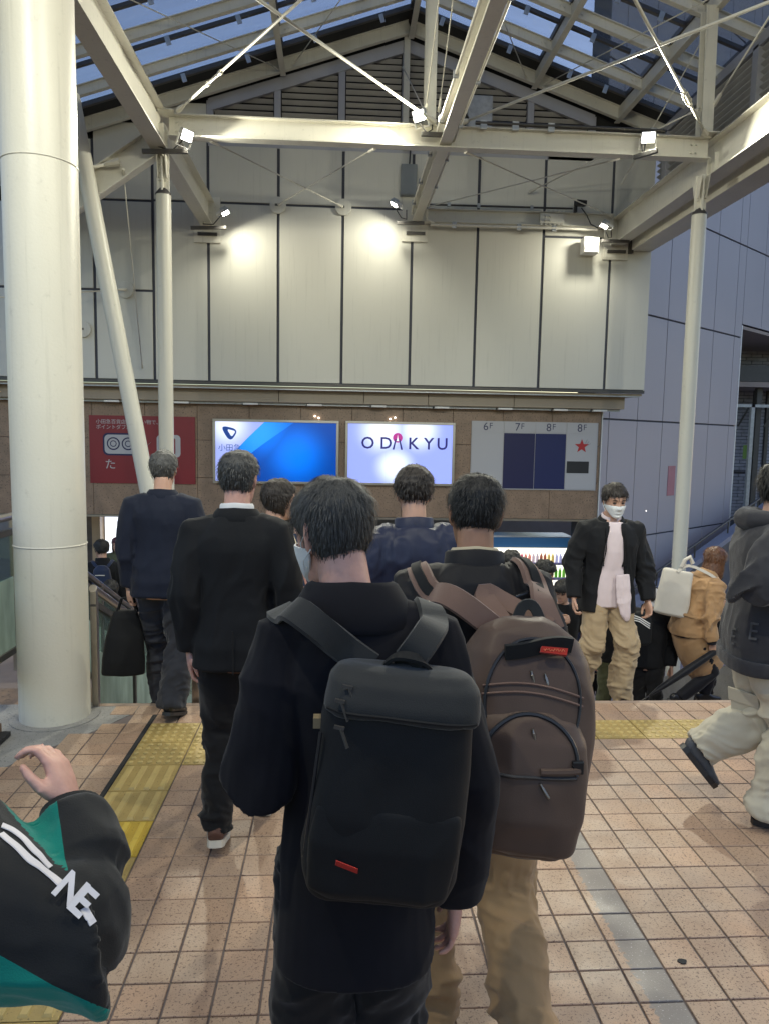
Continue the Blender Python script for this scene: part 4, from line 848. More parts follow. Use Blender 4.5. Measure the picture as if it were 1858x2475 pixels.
def cloth(name, col, rough=.88, bs=420, bump=.25, var=.06, sheen=.25, stretch=(1,1,1)):
    return mat(name, col, rough, var, 9, bump, bs*1.6, sheen=sheen*.6, spec=.2, bd=.0022)
SKIN = mat('skin', (.46, .27, .19), .5, .07, 30, .06, 160, sss=.12); SKIN_D = mat('skin_tanned', (.30, .155, .09), .5, .07, 30, .06, 160, sss=.1); SKIN_P = mat('skin_pink', (.52, .29, .23), .5, .10, 45, .07, 160, sss=.12)
HAIR = mat('black_hair', (.010, .009, .008), .62, .3, 60, .3, 60, stretch=(6,6,.6)); HAIR_S = mat('salted_hair', (.034, .034, .033), .6, .6, 90, .3, 60, stretch=(6,6,.6)); HAIR_G = mat('greying_hair', (.055, .054, .052), .6, .5, 90, .3, 60, stretch=(6,6,.6)); HAIR_B = mat('dark_brown_hair', (.018, .013, .010), .65, .3, 60, .3, 60); HAIR_A = mat('auburn_hair', (.11, .045, .018), .45, .3, 60, .3, 60); HAIR_R = mat('reddish_hair', (.075, .014, .022), .45, .3, 60, .3, 60)
M_EYE = flat('eye_dark', (.012, .010, .010), .2); M_LIP = flat('lip', (.30, .12, .10), .5); M_MASK = mat('mask_fabric', (.62, .64, .64), .8, .04, 20, .15, 200)

BT = np.array([(.78,.135,.10,0),(.90,.166,.115,-.005),(1.0,.152,.105,0),(1.08,.142,.098,.005),(1.20,.152,.108,.005),(1.30,.163,.115,0),(1.38,.158,.098,-.005),(1.43,.105,.078,-.012),(1.47,.060,.062,-.012)])
HZ = np.array([-.115,-.108,-.095,-.075,-.05,-.025,0,.03,.06,.085,.102,.112,.116])
HW = np.array([.012,.030,.042,.052,.060,.066,.0715,.0755,.073,.060,.042,.022,.004])
HF = np.array([.070,.086,.093,.093,.091,.090,.089,.092,.086,.068,.046,.026,.006])
HB = np.array([-.045,-.025,-.005,.025,.055,.075,.088,.097,.096,.081,.058,.030,.006])
def head_grid(nz=40, na=48):
    z = -np.cos(np.linspace(0, PI, nz))*.1155; A = np.linspace(0, 2*PI, na, endpoint=False)   # angle 0 = front (+y), pi/2 = +x
    w, f, b = np.interp(z, HZ, HW), np.interp(z, HZ, HF), np.interp(z, HZ, HB)
    cy, ry = (f-b)/2, (f+b)/2
    c, s = np.cos(A), np.sin(A); ex = 2/2.35
    X = w[:,None]*np.sign(s)*np.abs(s)**ex; Y = cy[:,None]+ry[:,None]*np.sign(c)*np.abs(c)**ex; Z = np.repeat(z[:,None], na, 1)
    return X, Y, Z, A
def face_shape(X, Y, Z):
    fr = np.clip(Y/.06, 0, 1)
    G = lambda cx, cz, sx, sz: np.exp(-((X-cx)/sx)**2-((Z-cz)/sz)**2)
    Y = Y+fr*(.019*G(0,-.026,.011,.014)+.011*G(0,-.005,.009,.022)-.007*G(.031,.010,.018,.012)-.007*G(-.031,.010,.018,.012)+.004*G(0,.034,.05,.012)+.005*G(0,-.066,.020,.009)+.004*G(0,-.095,.018,.014)-.003*G(0,-.080,.02,.006)+.003*G(.042,-.022,.018,.02)+.003*G(-.042,-.022,.018,.02))
    return X, Y, Z

class Person:
    def __init__(s, label, loc, yaw=0, st=1.72, lean=0, head=(0,0,0), arms=None, legs=None, skin=SKIN, vox=.008, hands=True, nod=None, bust=0, group=None, width=1.0, curl=(.5,.5), hoff=(0,0,0)):
        s.o = thing('person', loc, label, 'person', group); s.k = st/1.72; s.yaw = R(yaw); s.loc = Vector(loc); s.lean = R(lean); s.vox = vox; s.w = width
        s.head = head; s.hoff = Vector(hoff); s.skin = skin; s.curl = curl
        A = dict(L=((-.245,-.03,1.10), (-.25,.06,.85)), R=((.245,-.03,1.10), (.25,.06,.85))); A.update(arms or {}); s.arms = A
        L = dict(L=((-.10,.03,.49), (-.10,.0,.09), 0, -6), R=((.10,.03,.49), (.10,0,.09), 0, 6)); L.update(legs or {}); s.legs = L
    def W(s, p):     # local (base stature) -> world
        p = Vector(p)*s.k; c, n = math.cos(s.yaw), math.sin(s.yaw)
        return s.loc+Vector((p.x*c-p.y*n, p.x*n+p.y*c, p.z))
    def D(s, d):
        c, n = math.cos(s.yaw), math.sin(s.yaw); return Vector((d[0]*c-d[1]*n, d[0]*n+d[1]*c, d[2]))
    def T(s, p):     # bend the trunk forward above the hips
        p = Vector(p)
        if s.lean and p.z > .92:
            a = -s.lean*min(1, (p.z-.92)/.22); y, z = p.y, p.z-.92
            p = Vector((p.x, y*math.cos(a)-z*math.sin(a), .92+y*math.sin(a)+z*math.cos(a)))
        return p
    def WT(s, p): return s.W(s.T(p))
    def tloft(s, mb, rows, ex=2.6, n=30):
        """rows of (z, rx, ry, cy) along the trunk"""
        P = [s.WT((0, r[3], r[0])) for r in rows]; fr = []
        for r in rows:
            a = (s.WT((.1, r[3], r[0]))-s.WT((0, r[3], r[0]))).normalized(); b = (s.WT((0, r[3]+.05, r[0]))-s.WT((0, r[3]-.05, r[0]))).normalized(); fr.append((a, b))
        loft(mb, P, [r[1]*s.k*s.w for r in rows], [r[2]*s.k for r in rows], n=n, ex=ex, frames=fr)
    def sh(s, side): x = .178*s.w*(1 if side == 'R' else -1); return s.T((x, -.012, 1.375))
    def hframe(s):
        px, py, pz = [R(a) for a in s.head]      # pitch (down +), yaw (left +), roll
        M = Matrix.Rotation(py, 3, 'Z') @ Matrix.Rotation(-px-s.lean*.55, 3, 'X') @ Matrix.Rotation(pz, 3, 'Y'); c = s.T((0, -.005, 1.50))+s.hoff
        return M, c
    def H(s, q):     # head-local (metres, centre of the head) -> world
        M, c = s.hframe(); return s.W(c+M @ (Vector(q)+Vector((0, .012, .105))))
    def body(s):
        mb = MB(); k = s.k
        s.tloft(mb, [(r[0], r[1]*.93, r[2]*.93, r[3]) for r in BT])
        X, Y, Z, A = head_grid(); X, Y, Z = face_shape(X, Y, Z); nz, na = X.shape
        V = [s.H((X[i,j], Y[i,j], Z[i,j])) for i in range(nz) for j in range(na)]
        F = [(i*na+j, (i+1)*na+j, (i+1)*na+(j+1)%na, i*na+(j+1)%na) for i in range(nz-1) for j in range(na)]+[tuple(range(na)), tuple((nz-1)*na+j for j in range(na))[::-1]]
        mb.add(V, F)
        for sx in (-1, 1):
            loft(mb, [s.H((sx*.066,-.005,-.040)), s.H((sx*.073,-.006,-.028)), s.H((sx*.078,-.012,-.003)), s.H((sx*.078,-.016,.020)), s.H((sx*.070,-.012,.034))], [.006*k,.010*k,.016*k,.017*k,.008*k], [.006*k,.007*k,.006*k,.006*k,.006*k], ref=s.D((0,1,0)), n=10)
        n0, n1 = s.WT((s.hoff.x*.5,-.015+s.hoff.y*.5,1.42)), s.H((0,-.015,-.05)); loft(mb, [n0, n0.lerp(n1, .5), n1], [.062*k,.055*k,.054*k], [.060*k,.056*k,.056*k], ref=s.D((1,0,0)))
        for sd in 'LR':
            S0, E_, Wr = s.sh(sd), Vector(s.arms[sd][0]), Vector(s.arms[sd][1]); q = [s.W(S0), s.W(S0.lerp(E_, .5)), s.W(E_), s.W(E_.lerp(Wr, .35)), s.W(Wr)]
            loft(mb, q, [.05*k,.044*k,.037*k,.037*k,.026*k], [.05*k,.044*k,.037*k,.035*k,.021*k], ref=s.D((1,0,0)), n=14, ex=2)
            s.hand(mb, sd)
            h = Vector(((.085 if sd == 'R' else -.085)*s.w, 0, .88)); K, An = Vector(s.legs[sd][0]), Vector(s.legs[sd][1]); q = [s.W(h), s.W(h.lerp(K, .5)), s.W(K), s.W(K.lerp(An, .35)), s.W(An)]
            loft(mb, q, [.078*k,.068*k,.05*k,.047*k,.033*k], [.08*k,.07*k,.052*k,.05*k,.035*k], ref=s.D((1,0,0)), n=14, ex=2)
        s.b = skin_over('body', mb, s.skin, s.o, min(s.vox, .0055) if s.vox < .009 else s.vox*.8, 3); return s
    def hand(s, mb, sd):
        spec = s.arms[sd]; E_, Wr = Vector(spec[0]), Vector(spec[1]); k = s.k; opt = spec[2] if len(spec) > 2 else {}
        d = Vector(opt.get('dir', (Wr-E_))).normalized(); sx = 1 if sd == 'R' else -1
        pn = Vector(opt.get('palm', (-sx, .2, 0))); pn = (pn-d*pn.dot(d)).normalized()        # the way the palm faces
        lat = d.cross(pn)*(-sx)      # towards the thumb
        if 'thumb' in opt and lat.dot(Vector(opt['thumb'])) < 0: lat = -lat
        curl = opt.get('curl', .8); G = lambda a, b, c: s.W(Wr+d*a+lat*b+pn*c)
        dw = s.D(lat)
        loft(mb, [G(-.015,0,0), G(.02,.002,0), G(.05,.001,0), G(.085,-.002,.002), G(.095,-.002,.004)], [.024*k,.033*k,.040*k,.041*k,.034*k], [.017*k,.017*k,.016*k,.013*k,.009*k], ref=dw, n=14, ex=2.4)
        for off, L, r, sp in ((.031,.072,.0088,.10), (.0105,.080,.0090,.03), (-.0105,.074,.0086,-.04), (-.0305,.058,.0076,-.13)):
            p = Wr+d*.086+lat*off+pn*.002; a = curl*.30; pts = [p-d*.02]; 
            for j, fr in enumerate((.44,.31,.25)):
                pts.append(p.copy()); v = (d*math.cos(a)+pn*math.sin(a)+lat*sp).normalized(); p = p+v*L*fr; a += curl*(.75, .65, .4)[j]
            pts.append(p); loft(mb, [s.W(q) for q in pts], [r*k*q for q in (1,1.05,1,.94,.78)], [r*k*q for q in (1,1.05,1,.92,.72)], ref=dw, n=10, ex=2)
        tc = opt.get('tcurl', .5); p = Wr+d*.022+lat*.026+pn*.006; v = (d*.62+lat*.62+pn*.45*tc).normalized(); v2 = (d*.85+lat*.30*(1-tc)+pn*.55*tc).normalized(); v3 = (d*.9-lat*.15*tc+pn*.5*tc).normalized()
        pts = [p, p+v*.035, p+v*.035+v2*.032, p+v*.035+v2*.032+v3*.026]; loft(mb, [s.W(q) for q in pts], [.0135*k,.0115*k,.0105*k,.0075*k], [.0125*k,.011*k,.0098*k,.007*k], ref=dw, n=10, ex=2)
    # ---------------------------------------------------------------- folds
    def folds(s, amp=.006, joints=(), sc=(9, 9, 5), seed=0.0, jr=.13, jb=2.2):
        J = [np.array(s.W(j)) for j in joints]; base = np.array(s.loc)
        def f(co, nr):
            p = co-base+seed; w = np.full(len(co), .5)
            for j in J: w += jb*.5*np.exp(-((co-j)**2).sum(1)/jr**2)
            warp = np.stack([vnoise(p*3.2+11), vnoise(p*3.2+37), vnoise(p*3.2+71)], 1)*.09
            q = p+warp; q[:,2] += .45*(q[:,0]*math.cos(seed)+q[:,1]*math.sin(seed)); q = q*np.array(sc); a = vnoise(q); b = vnoise(q*2.3+5); c = vnoise(q*4.7+2)
            return amp*w*((1-2.4*np.abs(a)**.8)*.75+(1-2.2*np.abs(b))*.30+c*.14+vnoise(q*.45+9)*.45)
        return f
    def jacket(s, m, hem=.82, ease=.022, flare=.10, r=(.078,.066,.060,.054), name='jacket', amp=.007, open_=0, sc=(9,9,4.5), cuff=.0, top=1.455, sl=True, mats=None, pick=None, sq=2.6, hemw=None, thick=.02, short=False, seed=0.0, attr=None):
        mb = MB(); k = s.k; zs = np.linspace(hem, top, 14); rows = []
        for z in zs:
            rx, ry, cy = [np.interp(max(z, .86), BT[:,0], BT[:,i]) for i in (1,2,3)]; e = ease+flare*max(0, .95-z)
            if z > 1.36: e *= 1-.5*(z-1.36)/.1
            rows.append((z, rx+e, ry+e*.9, cy))
        if open_:
            n = 40; V = []; F = []
            for (z, rx, ry, cy) in rows:
                half = R(open_)*(.38+.62*min(1, max(0, (1.42-z)/.5))); A = np.linspace(half, 2*PI-half, n)
                for sg in (0, thick):
                    for a in (A if sg == 0 else A[::-1]):
                        sx_, cx_ = math.sin(a), math.cos(a); x = (rx*s.w-sg)*math.copysign(abs(sx_)**(2/sq), sx_); y = (ry-sg)*math.copysign(abs(cx_)**(2/sq), cx_)+cy
                        V.append(s.WT((x, y, z)))
            q = 2*n
            for i in range(len(rows)-1):
                for j in range(q): F.append((i*q+j, i*q+(j+1)%q, (i+1)*q+(j+1)%q, (i+1)*q+j))
            for base, fl in ((0, 1), ((len(rows)-1)*q, 0)):
                for j in range(n-1): c4 = (base+j, base+j+1, base+q-2-j, base+q-1-j); F.append(c4[::-1] if fl else c4)
            mb.add(V, F)
        else: s.tloft(mb, rows, ex=sq)
        js = []
        if sl:
            for sd in 'LR':
                S0, E_, Wr = s.sh(sd), Vector(s.arms[sd][0]), Vector(s.arms[sd][1]); sx = 1 if sd == 'R' else -1
                inn = s.T((sx*.10*s.w, -.012, 1.385)); end = E_.lerp(Wr, 1.0-cuff)
                if short: end = S0.lerp(E_, .8); q = [inn, S0, S0.lerp(E_, .4), end]; rr = [r[0]*.95, r[0], r[1], r[1]*1.05]
                else: q = [inn, S0, S0.lerp(E_, .5), E_, E_.lerp(Wr, .5), end]; rr = [r[0]*.95, r[0], (r[0]+r[1])/2, r[1], r[2], r[3]]; js += [E_, E_.lerp(Wr, .25), S0.lerp(E_, .2), S0.lerp(E_, .75)]
                loft(mb, [s.W(p) for p in q], [x*k for x in rr], [x*k for x in rr], ref=s.D((0,1,0)), n=18, ex=2.1)
                if not short: ell(mb, s.W(E_.lerp((S0+Wr)/2, .22)), (r[1]*k*.98,)*3)
        s.j = skin_over(name, mb, m, s.o, s.vox, 5, s.folds(amp, js+[s.T((0,.05,1.02))], sc, seed), mats=mats, pick=pick, attr=attr); s.bv = bvh_of(s.j); return s
    def trousers(s, m, r=(.100,.082,.074), waist=1.04, hemz=.035, amp=.008, name='trousers', sc=(7,7,13), seed=3.0):
        mb = MB(); k = s.k
        rows = [(z, np.interp(z, BT[:,0], BT[:,1])+.012, np.interp(z, BT[:,0], BT[:,2])+.012, 0) for z in (.80,.86,.92,.98,waist)]; s.tloft(mb, rows); js = []
        for sd in 'LR':
            sx = 1 if sd == 'R' else -1; h = Vector((sx*.085*s.w, -.004, .90)); K, An = Vector(s.legs[sd][0]), Vector(s.legs[sd][1]); e = An+(An-K).normalized()*(.055-hemz)
            q = [h, h.lerp(K, .4), K, K.lerp(An, .5), e]; rr = [r[0]*1.02, r[0]*.98, r[1], (r[1]+r[2])/2, r[2]]
            loft(mb, [s.W(p) for p in q], [x*k for x in rr], [x*k*1.06 for x in rr], ref=s.D((1,0,0)), n=20, ex=2.1); js += [K, K.lerp(An, .15), K.lerp(An, .85), An, h]
        s.t = skin_over(name, mb, m, s.o, s.vox, 5, s.folds(amp, js, sc, seed)); return s
    def shoes(s, m, sole=None, sh=.022, up=1.0):
        k = s.k
        for sd in 'LR':
            An = Vector(s.legs[sd][1]); pit, yw = R(s.legs[sd][2]), R(-s.legs[sd][3] if False else s.legs[sd][3]); M = Matrix.Rotation(-yw, 3, 'Z') @ Matrix.Rotation(-pit, 3, 'X')
            G = lambda x, y, z: s.W(An+M @ Vector((x, y, z-.085)))
            mb = MB(); pr = [(-.072,.040,.024,.026),(-.058,.048,.034,.040*up),(-.02,.055,.037,.050*up),(.03,.052,.040,.044*up),(.08,.043,.044,.034),(.125,.036,.046,.026),(.165,.032,.040,.021),(.190,.030,.024,.014)]
            loft(mb, [G(0, y, z) for y, z, a, b in pr], [a*k for y, z, a, b in pr], [b*k for y, z, a, b in pr], ref=s.D(M @ Vector((1,0,0))), n=18, ex=2.3)
            o = skin_over('shoe', mb, m, s.o, max(.005, s.vox*.7), 3)
            ol = [(-.075,0),(-.068,.026),(-.04,.036),(.0,.038),(.05,.043),(.10,.049),(.15,.045),(.185,.028),(.198,0)]; ol = [(b, a) for a, b in ol]+[(-b, a) for a, b in ol[::-1][1:-1]]
            b_ = MB(); n = len(ol); b_.add([G(x*1.03, y*1.02, 0) for x, y in ol]+[G(x*1.04, y*1.03, sh) for x, y in ol], [tuple(range(n))[::-1], tuple(range(n, 2*n))]+[(i, (i+1)%n, n+(i+1)%n, n+i) for i in range(n)])
            part('sole', b_, sole or M_BLACK, o)
        return s
    # ---------------------------------------------------------------- head details
    def hair(s, m, T=.016, front=.052, side=-.012, back=-.060, strands=700, length=.045, wid=.0018, seed=1, messy=.35, parent=None, long_=0):
        X, Y, Z, A = head_grid(46, 56); r = np.random.default_rng(seed)
        ca = np.cos(A)[None,:]; zl = np.where(ca > 0, side+(front-side)*np.clip(ca*1.35, 0, 1)**.8, side+(back-side)*np.clip(-ca*1.4, 0, 1))
        nn = np.stack([X/.075, (Y-0)/.095, Z/.115], 2); nn /= np.linalg.norm(nn, axis=2, keepdims=True)
        p = np.stack([X, Y, Z], 2).reshape(-1, 3); ns_ = (vnoise(p*38+seed)*.35+vnoise(p*90+seed)*.25).reshape(X.shape)
        e = np.clip((Z-zl)/.028, -1, 1); t = np.where(e > 0, T*(.30+.70*e)*(1+ns_), -.010)
        Q = np.stack([X, Y, Z], 2)+nn*t[..., None]; nz, na = X.shape
        V = [s.H(Q[i,j]) for i in range(nz) for j in range(na)]; F = [(i*na+j, (i+1)*na+j, (i+1)*na+(j+1)%na, i*na+(j+1)%na) for i in range(nz-1) for j in range(na)]+[tuple(range(na)), tuple((nz-1)*na+j for j in range(na))[::-1]]
        mb = MB().add(V, F); idx = np.argwhere(e > .05); crown = np.array([.01, -.045, .112])
        for _ in range(strands):
            i, j = idx[r.integers(len(idx))]; p0 = Q[i,j]-nn[i,j]*.004+r.normal(0, .002, 3); n0 = nn[i,j]; d = p0-crown; d[2] -= .02; d += r.normal(0, .02*messy, 3); d -= n0*d.dot(n0); L = np.linalg.norm(d)
            if L < 1e-5: continue
            d /= L; w = np.cross(n0, d)*wid*r.uniform(.6, 1.3); ln = length*r.uniform(.5, 1.15); lift = r.uniform(.0, .5)*messy
            P = [p0, p0+d*ln*.4+n0*(.004+lift*.010), p0+d*ln*.75+n0*(.003+lift*.012)-np.array([0,0,.25])*ln*.1, p0+d*ln+n0*(-.003+lift*.012)-np.array([0,0,.35])*ln*.25]
            mb.add([s.H(P[0]-w), s.H(P[0]+w), s.H(P[1]-w), s.H(P[1]+w), s.H(P[2]-w*.8), s.H(P[2]+w*.8), s.H(P[3])], [(0,1,3,2),(2,3,5,4),(4,5,6)])
        if long_:
            for _ in range(int(strands*.8)):
                a = r.uniform(.35*PI, 1.65*PI); p0 = np.array([.078*math.sin(a), .012+.095*math.cos(a), -.01+r.uniform(-.03,.05)]); P = [p0+np.array([math.sin(a)*.012*math.sin(PI*t), math.cos(a)*.012*math.sin(PI*t), -long_*t*r.uniform(.8,1.05)])+r.normal(0,.003,3) for t in (0,.33,.66,1)]
                w = np.array([math.cos(a), -math.sin(a), 0])*wid*3.2; mb.add([s.H(P[0]-w), s.H(P[0]+w), s.H(P[1]-w), s.H(P[1]+w), s.H(P[2]-w*.9), s.H(P[2]+w*.9), s.H(P[3]-w*.4), s.H(P[3]+w*.4)], [(0,1,3,2),(2,3,5,4),(4,5,7,6)])
        o = part('hair', mb, m, s.o); o.data.polygons.foreach_set('use_smooth', [True]*len(o.data.polygons)); return s
    def face(s, hairm=HAIR):
        rot = None
        for sx in (-1, 1):
            c = MB(); ell(c, s.H((sx*.031, .081, .008)), (.013*s.k, .013*s.k, .0055*s.k)); part('eye', c, M_EYE, s.o, smooth=True)
            c = MB(); c.tube([s.H((sx*.016, .0925, .029)), s.H((sx*.032, .0905, .034)), s.H((sx*.048, .080, .029))], [.003*s.k, .0036*s.k, .0018*s.k], 6); part('eyebrow', c, hairm, s.o)
        c = MB().tube([s.H((-.022, .091, -.067)), s.H((0, .0985, -.065)), s.H((.022, .091, -.067))], [.002*s.k, .0045*s.k, .002*s.k], 6); part('mouth', c, M_LIP, s.o, smooth=True); return s
    def mask(s, m=M_MASK):
        X, Y, Z, A = head_grid(60, 60); X, Y, Z = face_shape(X, Y, Z); mb = MB(); zs = [i for i in range(60) if -.112 < Z[i,0] < -.004]; js = list(range(-16, 17)); V = []
        for off in (.0085, .004):
            for i in zs:
                for j in js:
                    a = A[j % 60]; q = abs(j)/16; n = Vector((math.sin(a), math.cos(a), 0)); zc = -.055; z = zc+(Z[i,0]-zc)*(1-.42*q*q)
                    bul = .010*math.exp(-((Z[i,0]+.035)/.03)**2)*math.exp(-(q*2.2)**2)
                    V.append(s.H(Vector((X[i,j%60], Y[i,j%60], z))+n*(off+bul)))
        nj = len(js); ni = len(zs); N_ = ni*nj
        F = [(i*nj+j, (i+1)*nj+j, (i+1)*nj+j+1, i*nj+j+1) for i in range(ni-1) for j in range(nj-1)]; F += [tuple(N_+q for q in f[::-1]) for f in F]
        F += [(i*nj, N_+i*nj, N_+(i+1)*nj, (i+1)*nj) for i in range(ni-1)]+[(i*nj+nj-1, (i+1)*nj+nj-1, N_+(i+1)*nj+nj-1, N_+i*nj+nj-1) for i in range(ni-1)]
        F += [(j, j+1, N_+j+1, N_+j) for j in range(nj-1)]+[((ni-1)*nj+j, N_+(ni-1)*nj+j, N_+(ni-1)*nj+j+1, (ni-1)*nj+j+1) for j in range(nj-1)]
        o = part('face_mask', mb.add(V, F), m, s.o, smooth=True)
        for sx in (-1, 1):
            for z0, z1 in ((-.040, .015), (-.072, -.03)): part('ear_loop', MB().tube([s.H((sx*.070, .030, z0)), s.H((sx*.079, .012, (z0+z1)/2)), s.H((sx*.0785, -.022, z1))], .0016*s.k, 5), m, o)
        return s
    def collar(s, m, kind='fold', name='collar'):
        prof = {'fold': [(.070,1.435),(.071,1.492),(.078,1.507),(.090,1.500),(.118,1.450),(.130,1.415),(.126,1.405),(.104,1.440),(.084,1.475),(.079,1.435)],
                'lapel': [(.068,1.44),(.069,1.478),(.075,1.487),(.088,1.470),(.104,1.432),(.100,1.424),(.082,1.455),(.077,1.44)],
                'stand': [(.070,1.425),(.068,1.492),(.073,1.500),(.080,1.494),(.086,1.43)],
                'shirt': [(.058,1.44),(.0575,1.502),(.061,1.508),(.066,1.500),(.070,1.45)]}[kind]
        gap = {'fold': 42, 'lapel': 38, 'stand': 22, 'shirt': 20}[kind]; A = np.radians(np.linspace(gap, 360-gap, 40)); V = []; F = []; q = len(prof)
        for a in A:
            w = 1+.06*math.cos(a)
            for r_, z in prof: dz = -.035*max(0, math.cos(a))-.006*abs(math.sin(a)); V.append(s.WT((s.hoff.x*.45+r_*1.10*math.sin(a), -.012+r_*.98*math.cos(a)*w, z+dz)))
        for i in range(len(A)-1):
            for j in range(q): F.append((i*q+j, i*q+(j+1)%q, (i+1)*q+(j+1)%q, (i+1)*q+j))
        F += [tuple(range(q))[::-1], tuple((len(A)-1)*q+j for j in range(q))]
        s.c = part(name, MB().add(V, F), m, s.o, smooth=True, angle=60); return s
    def torso_piece(s, m, rows, name, amp=.004, seed=6.0, sc=(10,10,5)):
        mb = MB(); s.tloft(mb, rows); return skin_over(name, mb, m, s.o, s.vox, 4, s.folds(amp, [], sc, seed))
def strap(name, pts, width, thick, m, parent, bvh=None, off=.006, n=26, smooth_=True, up=None):
    """flat band through pts, laid on the surface of bvh when one is given"""
    P = [Vector(p) for p in pts]; L = [0]
    for a, b in zip(P, P[1:]): L.append(L[-1]+(b-a).length)
    T_ = np.linspace(0, L[-1], n); Q = [Vector([np.interp(t, L, [p[i] for p in P]) for i in range(3)]) for t in T_]
    for _ in range(2): Q = [Q[0]]+[(Q[i-1]+Q[i]*2+Q[i+1])/4 for i in range(1, n-1)]+[Q[-1]]
    N_ = []
    for i, q in enumerate(Q):
        if bvh:
            c, nn, _, d = bvh.find_nearest(q)
            if d < .07: Q[i] = c+nn*off; N_.append(nn)
            else: N_.append(None)
        else: N_.append(Vector(up) if up else None)
    for i in range(n):
        if N_[i] is None: N_[i] = next((x for x in N_[i:] if x is not None), None) or next((x for x in N_[i::-1] if x is not None), Vector((0,-1,0)))
    for _ in range(3): N_ = [N_[0]]+[(N_[i-1]+N_[i]*2+N_[i+1]).normalized() for i in range(1, n-1)]+[N_[-1]]; Q = [Q[0]]+[(Q[i-1]+Q[i]*2+Q[i+1])/4 for i in range(1, n-1)]+[Q[-1]]
    V = []; F = []
    for i in range(n):
        t = (Q[min(i+1,n-1)]-Q[max(i-1,0)]).normalized(); nn = (N_[i]-t*N_[i].dot(t)).normalized(); l = t.cross(nn); w = (width[0]+(width[1]-width[0])*i/(n-1) if isinstance(width, tuple) else width)/2; h = thick
        V += [Q[i]-l*w, Q[i]-l*w*.88+nn*h, Q[i]+l*w*.88+nn*h, Q[i]+l*w, Q[i]+l*w*.9-nn*h*.3, Q[i]-l*w*.9-nn*h*.3]
    for i in range(n-1):
        for j in range(6): F.append((i*6+j, i*6+(j+1)%6, (i+1)*6+(j+1)%6, (i+1)*6+j))
    F += [tuple(range(6))[::-1], tuple((n-1)*6+j for j in range(6))]
    return part(name, MB().add(V, F), m, parent, smooth=True, angle=50)

# =================================================================== people
K_BLACK = cloth('black_wool', (.0065, .0065, .0095), .95, 700, .12, .2, sheen=.10); K_BLK2 = cloth('black_suiting', (.0085, .009, .0105), .8, 500, .12, sheen=.06); K_NAVY = cloth('navy_suiting', (.009, .012, .024), .75, 500, .12, sheen=.08)
K_GREYT = cloth('charcoal_flannel', (.030, .032, .040), .85, 400, .2); K_BTR = cloth('black_trouser', (.008, .008, .009), .85, 400, .2); K_TAN = cloth('tan_chino', (.33, .21, .105), .85, 350, .3); K_TAN2 = cloth('khaki_chino', (.34, .255, .155), .85, 350, .3)
K_DKJ = cloth('dark_nylon_jacket', (.010, .0095, .011), .62, 200, .12, sheen=.05); K_NVJ = cloth('navy_nylon_jacket', (.022, .026, .050), .45, 180, .15, sheen=.05); K_SHIRT = cloth('pale_pink_shirt', (.58, .49, .50), .8, 300, .15); K_WSH = cloth('white_shirt', (.62, .62, .62), .8)
K_COAT = cloth('camel_coat', (.36, .215, .105), .8, 250, .2); K_HOOD = cloth('charcoal_fleece', (.036, .035, .039), .95, 260, .5, .15, sheen=.3); K_CARGO = cloth('pale_khaki_cotton', (.48, .44, .345), .85, 300, .3); K_TEAL = cloth('teal_jersey', (.0, .16, .125), .7, 300, .15); K_TRK = cloth('black_jersey', (.011, .0115, .0125), .75, 300, .3)
K_TIGHT = cloth('black_tights', (.008, .008, .011), .7); K_CREAM = cloth('cream_canvas', (.55, .51, .44), .85, 260, .3); K_BEIGE = cloth('beige_knit', (.45, .38, .26), .9, 200, .4); K_NPUF = cloth('navy_quilt', (.018, .027, .058), .5, 150, .2)
K_OLIVE = cloth('olive_cotton', (.07, .075, .04), .85); K_BAG = cloth('black_bag_fabric', (.0085, .009, .010), .72, 350, .2, sheen=.05); K_BAGL = cloth('dark_grey_webbing', (.019, .020, .021), .75, 300, .3); K_BRN = cloth('brown_bag_nylon', (.085, .056, .043), .50, 260, .2, .08, sheen=.1); K_BRNL = cloth('light_brown_webbing', (.16, .10, .078), .7, 260, .3); K_PINK = cloth('dusty_pink_leather', (.42, .22, .18), .6, 120, .1)
L_BLK = mat('black_leather', (.012, .012, .013), .35, .1, 20, .1, 90); L_BRN = mat('brown_suede', (.10, .045, .03), .75, .15, 30, .2, 200); L_SOLE = mat('pale_rubber', (.58, .54, .46), .7, .08); L_GREY = mat('grey_black_trainer', (.05, .055, .065), .6, .25, 25, .2, 150)
M_ZIP = mat('zip_metal', (.45, .42, .38), .35, .1, 20, metal=1); M_REDL = cloth('red_label', (.33, .022, .014), .7); M_BUCK = mat('buckle_plastic', (.012, .012, .013), .3, .1)

def px(x, y, Y):     # a point of the picture at a given distance, for laying out poses
    d = CR @ Vector(((x-929)/1790, -(y-1237.5)/1790, -1)); return Vector((0, 0, 1.82))+d*(Y/d.y)

